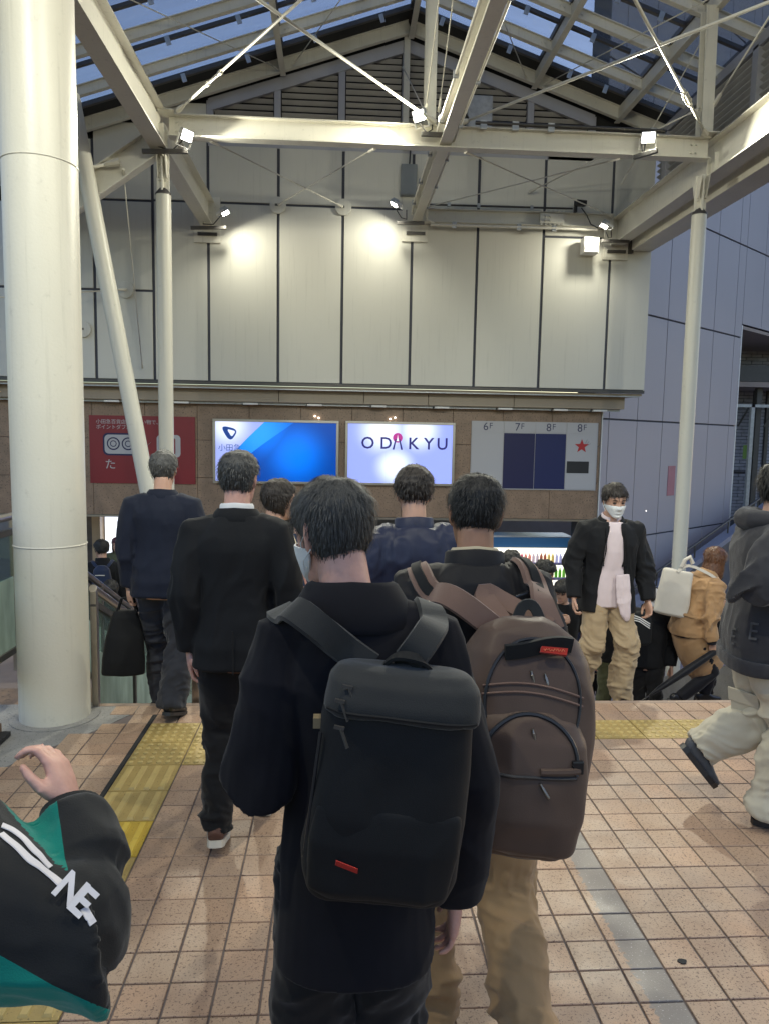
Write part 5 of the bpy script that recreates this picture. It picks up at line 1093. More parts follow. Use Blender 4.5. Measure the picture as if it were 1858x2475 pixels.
# ---- the man in front: long black coat, black rucksack
p = Person("man in long black wool coat with black rucksack, nearest the camera, head turned left", (.050, 1.56, 0), 0, 1.728, 4, head=(10, 34, -3), hoff=(-.034, .012, 0), vox=.0065, skin=SKIN_P,
    arms=dict(L=((-.205,-.06,1.085), (-.09,.20,1.10)), R=((.222,-.06,1.10), (.222,-.01,.80), dict(palm=(-1,.1,0), curl=.75, thumb=(0,1,0)))),
    legs=dict(L=((-.095,.03,.49), (-.10,-.02,.09), 0, -6), R=((.08,.06,.50), (.085,.10,.09), 0, 6)), width=.84)
P1 = p; p.body(); p.hair(HAIR_S, T=.008, back=-.070, side=-.02, strands=5200, length=.030, wid=.0006, seed=3, messy=.45); p.mask()
p.jacket(K_BLACK, hem=.69, ease=.034, flare=.085, r=(.084,.080,.072,.060), name='coat', amp=.008, sc=(6,6,2.6), cuff=.02, seed=2.0); p.collar(K_BLACK, 'fold', 'coat_collar'); p.trousers(K_BTR, (.100,.088,.088), amp=.010); p.shoes(L_BLK)
sm = MB().tube([p.WT((0, -.18, z)) for z in (1.40, 1.36)], .002, 5)
# rucksack
def bag_thing(label, loc): return thing('backpack', loc, label, 'backpack')
def bag_body(name, m, parent, c, ax, rows, vox, ex=3.2, amp=.004, sc=(8,8,5), seed=0.0):
    """rows of (z, half width, y toward the wearer, y outward) in the bag's own axes: x across, y away from the wearer's back, z up"""
    X, Y, Z = [Vector(a).normalized() for a in ax]; G = lambda x, y, z: Vector(c)+X*x+Y*y+Z*z
    mb = MB(); loft(mb, [G(0, (r[2]+r[3])/2, r[0]) for r in rows], [r[1] for r in rows], [abs(r[3]-r[2])/2 for r in rows], n=36, ex=ex, frames=[(X, Y)]*len(rows)); 
    def f(co, nr):
        q = (co-np.array(c)+seed)*np.array(sc); return amp*((1-np.abs(vnoise(q))*2.2)*.6+vnoise(q*2.2+7)*.4)
    o = skin_over(name, mb, m, parent, vox, 5, f); return o, bvh_of(o), G
tl = R(-7); c = Vector((.107, 1.385, 1.150)); ax = ((math.cos(tl), 0, math.sin(tl)), (0, -.995, .06), (-math.sin(tl), .06, math.cos(tl)))
b1 = bag_thing("black rucksack with wide flap and small red label on the front man's back", c)
rows = [(-.225,.100,-.05,.035),(-.215,.135,-.07,.060),(-.17,.148,-.075,.082),(-.05,.150,-.075,.090),(.08,.146,-.072,.084),(.15,.143,-.07,.078),(.195,.138,-.062,.060),(.212,.118,-.045,.030)]
main, bv, G = bag_body('main_compartment', K_BAG, b1, c, ax, rows, .0055, amp=.009, sc=(6.5,6.5,4.5))
flap, bvf, _ = bag_body('top_flap', K_BAGL, b1, c, ax, [(.140,.147,-.01,.086),(.146,.1515,-.06,.091),(.165,.150,-.072,.090),(.200,.146,-.070,.074),(.222,.128,-.055,.045),(.228,.105,-.035,.02)], .006, ex=3.4, amp=.006, seed=4)
lp, _, _ = bag_body('lower_pocket', K_BAG, b1, c, ax, [(-.205,.10,.02,.072),(-.19,.132,.02,.086),(-.10,.142,.02,.094),(-.03,.138,.02,.088),(-.01,.11,.02,.07)], .0055, ex=3.2, amp=.006, seed=8)
S_ = lambda o, x, z, d=.004: (lambda h: h[0]+h[1]*d if h[0] else G(x, .1, z))(o.ray_cast(G(x, .4, z), (G(x, .0, z)-G(x, .4, z)).normalized()))
bvl = bvh_of(lp)
part('flap_edge', MB().tube([S_(bvf, x, .150, .0) for x in np.linspace(-.140, .140, 15)], .0035, 6), K_BAG, b1, smooth=True)
part('pocket_zip', MB().tube([S_(bvl, x, -.02-.0*abs(x), .0) for x in np.linspace(-.110, .110, 13)], .003, 6), M_BLACK, b1, smooth=True)
lb = [S_(bvl, x, z, .003) for x, z in ((-.088,-.120),(-.046,-.130),(-.046,-.139),(-.088,-.129))]; part('red_label', MB().add(lb+[q+Vector((0,-.003,0)) for q in lb], [(0,1,2,3),(7,6,5,4),(0,4,5,1),(1,5,6,2),(2,6,7,3),(3,7,4,0)]), M_REDL, b1)
for x, z in ((-.105,.192),(-.115,.168),(-.112,.125)):
    a = S_(bvf, x, z, .004); part('zip_pull', MB().bar(a, a+Vector((.012,-.006,-.034)), .007, .003).bar(a+Vector((-.012,0,.004)), a+Vector((.006,0,0)), .006, .006), M_DSTEEL, b1)
part('side_zip', MB().tube([G(-.146, .055-.02*t, .10-.25*t) for t in np.linspace(0, 1, 8)], .0035, 6), M_BLACK, b1, smooth=True)
part('side_tab', MB().obox(G(-.152, .01, .105), ((1,0,0),(0,1,0),(0,0,1)), (.010,.012,.010)), mat('tan_tab', (.20, .15, .08), .7), b1)
hp = [G(-.035, -.02, .222), G(-.02, .0, .246), G(.0, .015, .250), G(.03, .012, .246), G(.05, -.01, .222)]; strap('grab_handle', hp, .026, .006, K_BAG, b1, n=16, up=(0, -.4, 1))
for sx, pts in ((-1, [G(-.062,-.035,.21), px(820,1560,1.40), px(740,1490,1.42), px(690,1455,1.46), px(660,1448,1.55), P1.WT((-.16,.10,1.40)), P1.WT((-.155,.15,1.28))]), (1, [G(.040,-.04,.20), px(975,1605,1.385), px(1010,1575,1.40), px(1045,1515,1.43), px(1068,1470,1.48), P1.WT((.150,-.01,1.47)), P1.WT((.15,.10,1.38)), P1.WT((.155,.15,1.26))])):
    strap('shoulder_strap', pts, .062, .010, K_BAGL, b1, P1.bv, .004, 30)

# ---- the man with the brown rucksack
p = Person("man in dark jacket and tan trousers carrying a big brown rucksack", (.405, 2.10, 0), -4, 1.715, 8, head=(8, 4, 3), vox=.007, skin=SKIN_D,
    arms=dict(L=((-.255,.01,1.11), (-.22,.17,.92)), R=((.25,.04,1.12), (.17,.24,1.06))),
    legs=dict(L=((-.10,.05,.50), (-.11,.0,.09), 0, -8), R=((.12,-.02,.47), (.135,-.28,.20), 35, 8)), width=.94)
P2 = p; p.body(); p.hair(HAIR, T=.008, back=-.055, side=-.01, strands=3600, length=.026, wid=.0008, seed=9, messy=.45)
p.jacket(K_DKJ, hem=.82, ease=.030, flare=.05, r=(.076,.068,.062,.054), amp=.010, seed=5.0); p.collar(K_DKJ, 'stand'); p.collar(K_BEIGE, 'shirt', 'shirt_collar'); p.trousers(K_TAN, (.100,.085,.082), amp=.012, seed=7.0); p.shoes(L_BLK)
tl = R(-7); c = Vector((.472, 1.805, 1.085)); ax = ((math.cos(tl), -.05, math.sin(tl)), (-.03, -.985, .13), (-math.sin(tl), .13, .985))
b2 = bag_thing("big brown rucksack with black grab strip, red patch and zipped pockets", c)
WB = 1.17
rows = [(-.30,.075,-.07,.04),(-.288,.115,-.10,.085),(-.25,.138,-.11,.12),(-.15,.150,-.11,.125),(0,.152,-.11,.115),(.12,.146,-.105,.100),(.20,.132,-.10,.082),(.26,.105,-.09,.055),(.295,.065,-.07,.02),(.305,.03,-.05,-.01)]
main, bv, G = bag_body('main_compartment', K_BRN, b2, c, ax, [(r[0]*(1.03 if r[0] < 0 else .92), r[1]*WB, r[2], r[3]) for r in rows], .0065, ex=2.7, amp=.010, sc=(7,7,6))
pk, bvp, _ = bag_body('front_pocket', K_BRN, b2, c, ax, [(q0, q1*WB, q2, q3) for q0, q1, q2, q3 in [(-.275,.085,.02,.10),(-.255,.118,.02,.150),(-.18,.132,.02,.168),(-.08,.132,.02,.162),(0,.126,.02,.145),(.045,.105,.02,.125),(.065,.07,.02,.105),(.072,.03,.02,.09)]], .0065, ex=2.7, amp=.011, sc=(8,8,7), seed=3)
S_ = lambda o, x, z, d=.004: (lambda h: h[0]+h[1]*d if h[0] else G(x, .12, z))(o.ray_cast(G(x, .5, z), (G(x, .0, z)-G(x, .5, z)).normalized()))
part('main_zip', MB().tube([S_(bv, .118*math.sin(a), .085+.15*math.cos(a)-.02*0, .001) for a in np.linspace(-1.9, 1.9, 26)], .0045, 6), M_BLACK, b2, smooth=True)
part('front_zip', MB().tube([S_(bvp, .112*math.sin(a), -.045+.105*math.cos(a), .002) for a in np.linspace(-1.75, 1.75, 24)], .0055, 6), M_BLACK, b2, smooth=True)
part('seam_piping', MB().tube([S_(bv, x, .128-1.2*x*x, .001) for x in np.linspace(-.125, .125, 16)], .0035, 6).tube([S_(bv, x, .108-1.2*x*x, .001) for x in np.linspace(-.125, .125, 16)], .0035, 6), K_BRNL, b2, smooth=True)
strap('grab_strip', [S_(bv, x, .215-.9*(x+.0)**2+.018*math.sin(x*20), .010) for x in np.linspace(-.080, .085, 9)], .040, .010, K_BAG, b2, n=20)
part('red_patch', MB().add([S_(bv, x, z, .028) for x, z in ((.005,.198),(.068,.195),(.070,.211),(.007,.214))]+[S_(bv, x, z, .018) for x, z in ((.005,.198),(.068,.195),(.070,.211),(.007,.214))], [(0,1,2,3),(7,6,5,4),(0,4,5,1),(1,5,6,2),(2,6,7,3),(3,7,4,0)]), M_REDL, b2)
part('patch_script', MB().tube([S_(bv, .013+.0033*k, .2045+.0035*(-1)**k*(1 if k%3 else .4), .0285) for k in range(16)], .0009, 5), mat('orange_thread', (.7, .22, .10), .7), b2)
for x, z, o_, dx in ((-.012,.158,bv,.014),(.022,.156,bv,.018),(.02,-.085,bvp,.035),(-.005,.03,bvp,.015)):
    a = S_(o_, x, z, .005); e = a+Vector((dx*.6, -.004, -.034)); part('zip_pull', MB().tube([a, a.lerp(e, .25), a.lerp(e, .3), e], [.003,.003,.0045,.0035], 8), mat('dull_zip_metal', (.26,.24,.22), .4, .1, 20, metal=1), b2, smooth=True)
part('pocket_zip', MB().tube([S_(bvp, x, -.075+.05*x, .001) for x in np.linspace(-.075, .11, 12)], .005, 6), M_BLACK, b2, smooth=True)
part('pocket_flap', MB().tube([S_(bvp, x, -.063+.10*x, .003) for x in np.linspace(.02, .115, 8)], .009, 8), K_BRN, b2, smooth=True)
for sx in (-1, 1):
    a, e = S_(bv, sx*.124, -.03, .006), S_(bvp, sx*.10, -.05, .004); strap('side_strap', [a, a.lerp(e, .5)+Vector((0,-.01,0)), e], .024, .003, K_BAG, b2, n=8); part('side_buckle', MB().obox(a.lerp(e, .6)+Vector((0,-.012,0)), ((1,0,0),(0,1,0),(0,0,1)), (.014,.006,.016)), M_BUCK, b2, bevel=.003)
part('d_ring', MB().tube([G(-.128,-.02,.20)+Vector((-.012*math.sin(t), -.02, .014*math.cos(t))) for t in np.linspace(0, 2*PI, 12)], .0025, 6), M_ZIP, b2)
for sx, pts in ((-1, [G(-.085,-.075,.235), px(1120,1460,1.92), px(1075,1432,1.96), px(1035,1428,2.02), P2.WT((-.165,.06,1.43)), P2.WT((-.16,.14,1.28))]), (1, [G(.075,-.075,.25), px(1300,1440,1.95), px(1312,1410,2.0), P2.WT((.135,-.02,1.47)), P2.WT((.15,.10,1.38)), P2.WT((.155,.15,1.25))])):
    strap('shoulder_strap', pts, .068, .012, K_BRNL, b2, P2.bv, .005, 30); strap('strap_webbing', pts[:5], .030, .006, K_BAG, b2, P2.bv, .019, 26)
    q = pts[1] if sx < 0 else pts[1]; h = P2.bv.find_nearest(q); part('strap_buckle', MB().obox(h[0]+h[1]*.030, ((.9,0,.3),(0,1,0),(-.3,0,.9)), (.022,.010,.016)), M_BUCK, b2, bevel=.004)
strap('yoke', [G(-.06,-.06,.245), P2.WT((0,-.14,1.40)), G(.06,-.06,.255)], .06, .01, K_BRNL, b2, P2.bv, .006, 16); strap('haul_loop', [G(-.03,-.05,.27), G(-.02,-.06,.31), G(.01,-.06,.315), G(.03,-.05,.275)], .030, .005, K_BAGL, b2, n=14, up=(0,-1,.2))

# ---- dark suit, second from the left
p = Person("man in black suit with brown pale-soled shoes walking away on the landing", (-.435, 3.24, 0), 0, 1.74, 2, head=(4, -10, 0), vox=.0085, skin=SKIN_P,
    arms=dict(L=((-.205,-.05,1.12), (-.20,-.02,.86)), R=((.225,-.03,1.11), (.215,.06,.86))),
    legs=dict(L=((-.07,.02,.50), (-.075,-.10,.115), 16, -4), R=((.10,.16,.52), (.11,.22,.10), -6, 6)), width=.93)
p.body(); p.hair(HAIR_S, T=.010, back=-.06, strands=1000, length=.03, wid=.002, seed=5)
p.jacket(K_BLK2, hem=.80, ease=.030, flare=.16, r=(.080,.070,.062,.053), amp=.008, sc=(8,8,3.5), cuff=.03, seed=9.0); p.collar(K_BLK2, 'lapel', 'jacket_collar'); p.collar(K_WSH, 'shirt', 'shirt_collar'); p.trousers(K_BTR, (.098,.080,.070), hemz=.03, amp=.008, seed=1.0); p.shoes(L_BRN, L_SOLE, .03)
part('back_vent', MB().tube([p.WT((.0, -.155, .98)), p.WT((.005, -.172, .80))], .003, 5), K_BTR, p.o)
# ---- navy suit with tote bag at the stair head
p = Person("man in navy blazer and grey trousers holding a black tote, at the stair head", (-1.10, 4.74, 0), -3, 1.70, 2, head=(6, 3, 0), vox=.010,
    arms=dict(L=((-.225,-.02,1.11), (-.225,.0,.845), dict(curl=1.5, palm=(1,.2,0))), R=((.26,-.03,1.11), (.25,.05,.86))),
    legs=dict(L=((-.09,.16,.50), (-.10,.28,.0), 0, -4), R=((.09,.04,.50), (.075,-.10,.12), 18, 10)))
p.body(); p.hair(HAIR_G, T=.014, strands=500, length=.03, wid=.0025, seed=6)
p.jacket(K_NAVY, hem=.80, ease=.030, flare=.14, r=(.080,.070,.062,.054), amp=.008, sc=(8,8,3.5), cuff=.03, seed=3.0); p.collar(K_NAVY, 'lapel', 'jacket_collar'); p.trousers(K_GREYT, (.100,.086,.086), hemz=.02, amp=.012, seed=2.0); p.shoes(L_BLK)
h = p.W((-.230, .01, .765)); tb = thing('tote_bag', h-Vector((0,0,.45)), "black tote bag hanging from the navy blazer man's left hand", 'bag')
mb = MB(); zr = [(-.50,.155,.035),(-.49,.165,.06),(-.40,.160,.065),(-.25,.140,.055),(-.12,.105,.035),(-.075,.085,.018)]
loft(mb, [h+Vector((-.02-.05*(-z), 0, z)) for z, a, b in zr], [a*.82 for z, a, b in zr], [b for z, a, b in zr], ref=(.96,.28,0), n=28, ex=3.2); skin_over('bag_body', mb, K_BAG, tb, .008, 3, lambda co, nr: .006*vnoise(co*np.array([14,14,5])))
for dy in (-.02, .025): part('bag_handle', MB().tube([h+Vector((-.075,dy,-.09)), h+Vector((-.045,dy*.6,.0)), h+Vector((0,0,.012)), h+Vector((.03,dy*.6,.0)), h+Vector((.05,dy,-.09))], .006, 8), K_BAG, tb, smooth=True)
# ---- navy windbreaker between the two rucksack men
p = Person("person in a navy windbreaker seen between the two rucksack men", (.345, 3.25, 0), 6, 1.685, 4, head=(10, -8, 0), vox=.010, legs=dict(L=((-.10,.05,.5),(-.10,-.05,.1),10,-5), R=((.10,.1,.5),(.1,.15,.09),0,5)))
p.body(); p.hair(HAIR_B, T=.017, back=-.04, strands=800, length=.032, wid=.002, seed=8); p.jacket(K_NVJ, hem=.84, ease=.036, flare=.03, r=(.092,.080,.072,.058), amp=.012, sc=(11,11,8), seed=4.0); p.collar(K_NVJ, 'stand'); p.trousers(K_GREYT); p.shoes(L_BLK)
# ---- woman in beige with pink bag
p = Person("dark bobbed person in beige with dusty pink bag, beside the black suit man", (-.36, 4.15, 0), -70, 1.56, 2, head=(6, 0, 0), vox=.011, legs=dict(L=((-.09,.05,.5),(-.09,-.08,.1),12,-5), R=((.09,.1,.5),(.09,.12,.09),0,5)))
p.body(); p.hair(HAIR_B, T=.020, back=-.09, side=-.07, strands=700, length=.04, wid=.002, seed=12); p.face(); p.jacket(K_BEIGE, hem=.70, ease=.03, flare=.08, amp=.008, seed=8.0); p.collar(K_BEIGE, 'lapel'); p.trousers(K_BTR); p.shoes(L_BRN)
q = px(722, 1462, 4.0); pb = thing('shoulder_bag', q, "dusty pink shoulder bag with thin strap beside the black suit man", 'bag'); mb = MB(); loft(mb, [q+Vector((0,0,z)) for z in (-.13,-.12,.0,.09,.10)], [.085,.10,.095,.075,.06], [.03,.04,.04,.028,.015], n=24, ex=3.2); skin_over('bag_body', mb, K_PINK, pb, .008, 2)
part('bag_strap', MB().tube([q+Vector((.05,0,.08)), q+Vector((.01,.03,.22)), q+Vector((-.06,.06,.40))], .006, 6).tube([q+Vector((-.06,0,.08)), q+Vector((-.06,.04,.22)), q+Vector((-.07,.06,.40))], .006, 6), K_PINK, pb, smooth=True)

# ---- man coming up in open black jacket, masked
p = Person("masked man in open black jacket, pale pink shirt and khaki chinos coming up the stairs", (2.035, 5.38, -.20), 176, 1.70, 2, head=(14, 6, 0), vox=.0075,
    arms=dict(L=((-.265,-.02,1.11), (-.285,.075,.85), dict(palm=(1,.3,0), curl=1.1)), R=((.265,-.02,1.11), (.275,.09,.86), dict(palm=(-1,.4,0), curl=1.3, thumb=(0,1,0)))),
    legs=dict(L=((-.11,.13,.53), (-.10,.12,.13), 0, -8), R=((.12,.09,.50), (.19,-.09,.05), 14, 6)))
p.body(); p.hair(HAIR_B, T=.018, strands=900, length=.035, wid=.002, seed=15); p.face(); p.mask()
p.torso_piece(K_SHIRT, [(z, np.interp(max(z,.86), BT[:,0], BT[:,1])+(.018 if z < 1.28 else .004)+(.006 if z < .95 else 0)-(.02 if z > 1.39 else 0), np.interp(max(z,.86), BT[:,0], BT[:,2])+(.026 if z < 1.28 else .014), 0) for z in np.linspace(.80, 1.44, 10)], 'shirt', .008, sc=(12,12,4))
mb = MB(); loft(mb, [p.WT(q) for q in ((-.060,.150,1.06),(-.064,.166,.96),(-.072,.176,.86),(-.088,.180,.77),(-.105,.176,.71))], [.052,.054,.052,.040,.014], [.011,.012,.012,.011,.008], ref=p.D((1,0,0)), n=22, ex=2.6); skin_over('shirt_tail', mb, K_SHIRT, p.o, .006, 3, p.folds(.010, [], (22,22,5), 4.0))
p.jacket(K_BLK2, hem=.76, ease=.036, flare=.16, r=(.080,.072,.064,.055), amp=.009, open_=30, cuff=.0, top=1.44, seed=6.0); 
for sx in (-1, 1): strap('lapel', [p.WT((sx*q, .13, z)) for q, z in ((.062,1.44),(.055,1.38),(.060,1.30),(.072,1.20),(.082,1.12))], (.030,.050), .004, K_BLK2, p.o, p.bv, .004, 18)
p.collar(K_BLK2, 'lapel', 'jacket_collar'); p.collar(K_SHIRT, 'shirt', 'shirt_collar'); p.trousers(K_TAN2, (.100,.088,.080), waist=.96, hemz=.02, amp=.013, seed=5.0); p.shoes(L_BLK)

# ---- person in camel coat leaning up the stairs with cream tote and umbrella
p = Person("person in belted camel coat climbing stairs with cream tote and black umbrella", (3.20, 6.42, -.74), -84, 1.64, 20, head=(4, 0, 0), vox=.008,
    arms=dict(R=((.235,.06,1.05), (.215,.11,.82), dict(dir=(-.05,.35,-.9), palm=(-.8,.5,.2), curl=1.7, thumb=(.1,1,.2))), L=((-.23,.16,1.08), (-.16,.36,1.10))),
    legs=dict(R=((.09,.22,.50), (.10,-.12,.26), 42, 2), L=((-.09,.40,.66), (-.09,.26,.22), 0, -4)))
p.body(); p.hair(HAIR_A, T=.018, back=-.09, side=-.06, strands=700, length=.05, wid=.002, seed=18, long_=.24); p.face()
mbx = p.jacket(K_COAT, hem=.86, ease=.036, flare=.10, r=(.080,.072,.068,.060), name='coat', amp=.012, sc=(9,9,7), cuff=.14, seed=7.0)
mb = MB(); fr = [((0,0,.90),.20,.16),((0,.05,.80),.20,.19),((0,.12,.68),.185,.21),((0,.19,.56),.17,.21),((0,.23,.50),.15,.19)]
loft(mb, [p.W(a) for a, x, y in fr], [x*p.k*.9 for a, x, y in fr], [y*p.k*.92 for a, x, y in fr], ref=p.D((1,0,0)), n=30, ex=2.2); skin_over('coat_skirt', mb, K_COAT, p.o, .008, 5, p.folds(.010, [], (8,8,6), 2.0))
rb = [p.WT((.196*math.cos(a), .155*math.sin(a), 1.045)) for a in np.linspace(0, 2*PI, 33)]; strap('coat_belt', rb, .042, .006, K_COAT, p.o, n=50, up=None) if False else part('coat_belt', MB().tube(rb, .016, 8), K_COAT, p.o, smooth=True)
part('belt_buckle', MB().tube([p.WT((.06+.025*math.cos(a), .165, 1.045+.028*math.sin(a))) for a in np.linspace(0, 2*PI, 13)], .006, 6), M_ZIP, p.o, smooth=True)
cw = Vector(p.arms['R'][1]); ce = Vector(p.arms['R'][0]); part('inner_cuff', MB().tube([p.W(ce.lerp(cw, .84)), p.W(ce.lerp(cw, 1.0))], .042, 16), K_TIGHT, p.o, smooth=True)
p.collar(K_COAT, 'fold', 'coat_collar'); p.trousers(K_TIGHT, (.088,.066,.054), waist=.98, hemz=.06, amp=.002, name='tights'); p.shoes(L_BLK, up=1.3)
hand = p.W(cw+Vector((-.005,.045,-.075)))
q = p.WT((.0, -.25, 1.20)); tt = thing('tote_bag', q, "cream canvas tote on the camel coat's shoulder", 'bag'); mb = MB(); dq = p.D((.35,-.2,0))
loft(mb, [q+Vector((-.055*t, 0, .20-.42*t)) for t in (0,.03,.5,.95,1)], [.11,.13,.145,.15,.13], [.03,.045,.06,.06,.03], ref=(.9,-.4,.0), n=26, ex=3.4); skin_over('bag_body', mb, K_CREAM, tt, .009, 4, lambda co, nr: .007*vnoise(co*np.array([9,9,6])))
strap('bag_strap', [q+Vector((-.03,-.05,.19)), q+Vector((.05,-.04,.27)), p.WT((.13,-.06,1.46)), p.WT((.15,.03,1.43)), p.WT((.13,-.10,1.30))], .028, .004, K_CREAM, tt, n=20, up=(-.4,-.8,.4))
part('bag_ribbon', MB().tube([q+Vector((.0,-.06,.24)), q+Vector((.02,-.07,.30)), q+Vector((.07,-.06,.33)), q+Vector((.10,-.06,.27))], .018, 8), K_CREAM, tt, smooth=True)
um = thing('umbrella', hand, "folded black umbrella with crook handle held by the person in camel coat", 'umbrella')
d = (px(1755, 1500, 6.2)-px(1470, 1690, 6.0)).normalized(); t0 = hand+d*.10; cr = [t0-d*.02, t0+d*.14]; up_ = Vector((0,0,1)); nrm = (up_-d*up_.dot(d)).normalized(); sd_ = d.cross(nrm)
cr += [t0+d*(.17+.045*math.sin(a))-nrm*(.045-.045*math.cos(a))*1.0 for a in np.linspace(.3, PI*1.05, 9)]
cr.append(cr[-1]-d*.05); part('crook_handle', MB().tube(cr, .012, 10), M_BUCK, um, smooth=True)
part('furled_canopy', MB().tube([hand+d*.07, hand+d*.02, hand-d*.12, hand-d*.35, hand-d*.62, hand-d*.74], [.018,.028,.032,.036,.024,.007], 14), cloth('umbrella_nylon', (.010,.010,.012), .5, 60, .4, stretch=(1,1,1)), um, smooth=True); part('ferrule', MB().tube([hand-d*.74, hand-d*.84], [.007,.004], 8), M_DSTEEL, um, smooth=True)

# ---- person in charcoal hoodie and cargo trousers at the right edge
p = Person("person in charcoal hoodie and pale cargo trousers striding out at the right edge", (2.04, 3.36, 0), -104, 1.72, 3, head=(6, -14, 0), vox=.0075,
    arms=dict(R=((.315,-.16,1.165), (.26,.08,1.26), dict(dir=(-.1,.8,.5), palm=(-.9,.3,.2), curl=1.4)), L=((-.26,.08,1.13), (-.18,.31,1.12))),
    legs=dict(L=((-.10,.05,.47), (-.12,-.205,.265), 50, -4), R=((.10,.12,.50), (.10,.055,.09), 0, 6)), width=1.12)
P9 = p; p.body(); p.hair(HAIR, T=.022, back=-.07, side=-.02, strands=1200, length=.05, wid=.002, seed=21, messy=.7); p.face(); 
p.jacket(K_HOOD, hem=.78, ease=.058, flare=-.02, r=(.100,.094,.084,.070), name='hoodie', amp=.014, sc=(7,7,5), seed=3.5)
part('hem_band', MB(), K_HOOD, p.o) if False else p.torso_piece(K_HOOD, [(.755,.218,.172,0),(.765,.226,.180,0),(.80,.228,.182,0),(.825,.226,.180,0)], 'hem_band', .003)
mb = MB(); loft(mb, [p.WT(q) for q in ((-.10,.03,1.445),(-.10,-.06,1.465),(-.06,-.115,1.46),(0,-.135,1.455),(.06,-.115,1.46),(.10,-.06,1.465),(.10,.03,1.445),(.05,.085,1.42))], [.03,.042,.05,.055,.05,.042,.034,.02], [.045,.05,.055,.055,.055,.05,.04,.02], ref=(0,0,1), n=16, ex=2); skin_over('hood', mb, K_HOOD, p.o, .008, 5, p.folds(.008, [], (12,12,9)))
p.trousers(K_CARGO, (.110,.098,.094), hemz=.035, amp=.015, sc=(6,6,9), seed=2.5); p.shoes(L_GREY, M_BLACK, .028)
bt_ = bvh_of(p.t)
for nm, a in (('cargo_pocket', p.W((.30, .04, .66))),):
    h = bt_.ray_cast(Vector((0,0,1.82)), (px(1800, 1690, 3)-Vector((0,0,1.82))).normalized()); n0 = h[1]; r0 = n0.cross(Vector((0,0,1))).normalized(); u0 = r0.cross(n0)
    part('cargo_pocket', MB().obox(h[0]+n0*.004-u0*.08, (r0, n0, u0), (.075, .008, .09)), K_CARGO, p.o, bevel=.006); part('pocket_flap', MB().obox(h[0]+n0*.014+u0*.015, (r0, n0, u0), (.080, .005, .035)), K_CARGO, p.o, bevel=.004)
part('shoe_flash', MB().obox(p.W((.14, .15, .07)), ((1,0,.1),(0,1,0),(0,0,1)), (.025,.008,.014)), flat('acid_yellow', (.55,.60,.05)), p.o, bevel=.003)
M_FADE = mat('faded_print', (.062,.062,.065), .9, .4, 30)
for k, (ch, x, y) in enumerate((("N", 1722, 1552), ("E", 1775, 1540), ("E", 1822, 1528))):
    h = p.bv.ray_cast(Vector((0,0,1.82)), px(x, y, 3)-Vector((0,0,1.82)))
    if h[0]: n0 = h[1]; r0 = Vector((0,0,1)).cross(n0).normalized(); text('hoodie_print', ch, h[0]+n0*.012, (r0*.95+Vector((0,0,.10))), n0.cross(r0), .115, M_FADE, p.o, .002, sx=.8)

# ---- person at the left edge: only the bent right arm reaches into view
p = Person("person in black and teal track jacket, bent arm raised at left edge", (-.765, 1.02, 0), -8, 1.525, 6, head=(6, 0, 0), vox=.006, skin=SKIN_P, curl=(1,1),
    arms=dict(R=((.485,.022,1.262), (.372,.195,1.385), dict(dir=(-.42,.30,.75), palm=(-.75,-.15,-.35), curl=1.22, tcurl=.62, thumb=(-.6,-.4,-.6))), L=((-.26,.0,1.11), (-.25,.1,.86))))
P10 = p; E_ = np.array(p.W(p.arms['R'][0])); Wp = np.array(p.W(p.arms['R'][1])); Sp = np.array(p.W(p.sh('R')))
def tone10(ce):
    ua = E_-Sp; L2 = ua.dot(ua); t = np.clip(((ce-Sp) @ ua)/L2, -.3, 1); c_ = Sp+t[:,None]*ua
    fa = Wp-E_; t2 = np.clip(((ce-E_) @ fa)/fa.dot(fa), 0, 1); c2 = E_+t2[:,None]*fa; inn = np.minimum((ce-c2) @ np.array([-.80, -.60, -.05])-.026, (t2-.2)*.2)
    vd = (Sp+E_)/2-np.array([0, 0, 1.82]); dn = np.cross(ua, vd); dn /= np.linalg.norm(dn); dn *= -np.sign(dn[2]); low = np.minimum((ce-c_) @ dn-.036-.02*np.clip(t, 0, 1), (1.0-t)*.25+.004)
    near2 = np.linalg.norm(ce-c2, axis=1) < np.linalg.norm(ce-c_, axis=1)-.0
    trunk = np.where(near2, -1, np.linalg.norm(ce-c_, axis=1)-.145)
    return np.maximum(np.where(near2, inn, low), trunk)
K_TRKT = cloth('black_and_teal_jersey', (.011, .0115, .0125), .75, 300, .3)
n_ = K_TRKT.node_tree.nodes; p_ = n_["Principled BSDF"]; at = n_.new("ShaderNodeAttribute"); at.attribute_name = 'tone'; gt = n_.new("ShaderNodeMath"); gt.operation = 'GREATER_THAN'; gt.inputs[1].default_value = 0
mq = n_.new("ShaderNodeMix"); mq.data_type = 'RGBA'; lk = K_TRKT.node_tree.links; src = p_.inputs["Base Color"].links[0].from_socket; lk.new(at.outputs["Fac"], gt.inputs[0]); lk.new(gt.outputs[0], mq.inputs[0]); lk.new(src, mq.inputs[6]); mq.inputs[7].default_value = (0, .16, .125, 1); lk.new(mq.outputs[2], p_.inputs["Base Color"])
p.body(); p.hair(HAIR, strands=400, wid=.002); p.face(); p.jacket(K_TRKT, hem=.80, ease=.04, flare=.0, r=(.130,.106,.090,.066), name='track_jacket', amp=.0055, sc=(7,7,7), cuff=.06, seed=1.5, attr=tone10); p.collar(K_TRK, 'stand'); p.trousers(K_TRK); p.shoes(L_BLK)
fa = Vector(Wp-E_); part('sleeve_cuff', MB().tube([Vector(E_)+fa*.86, Vector(E_)+fa*.99], [.050,.046], 24), K_TRK, p.o, smooth=True)
M_PIPE = cloth('white_piping', (.60,.57,.58), .8)
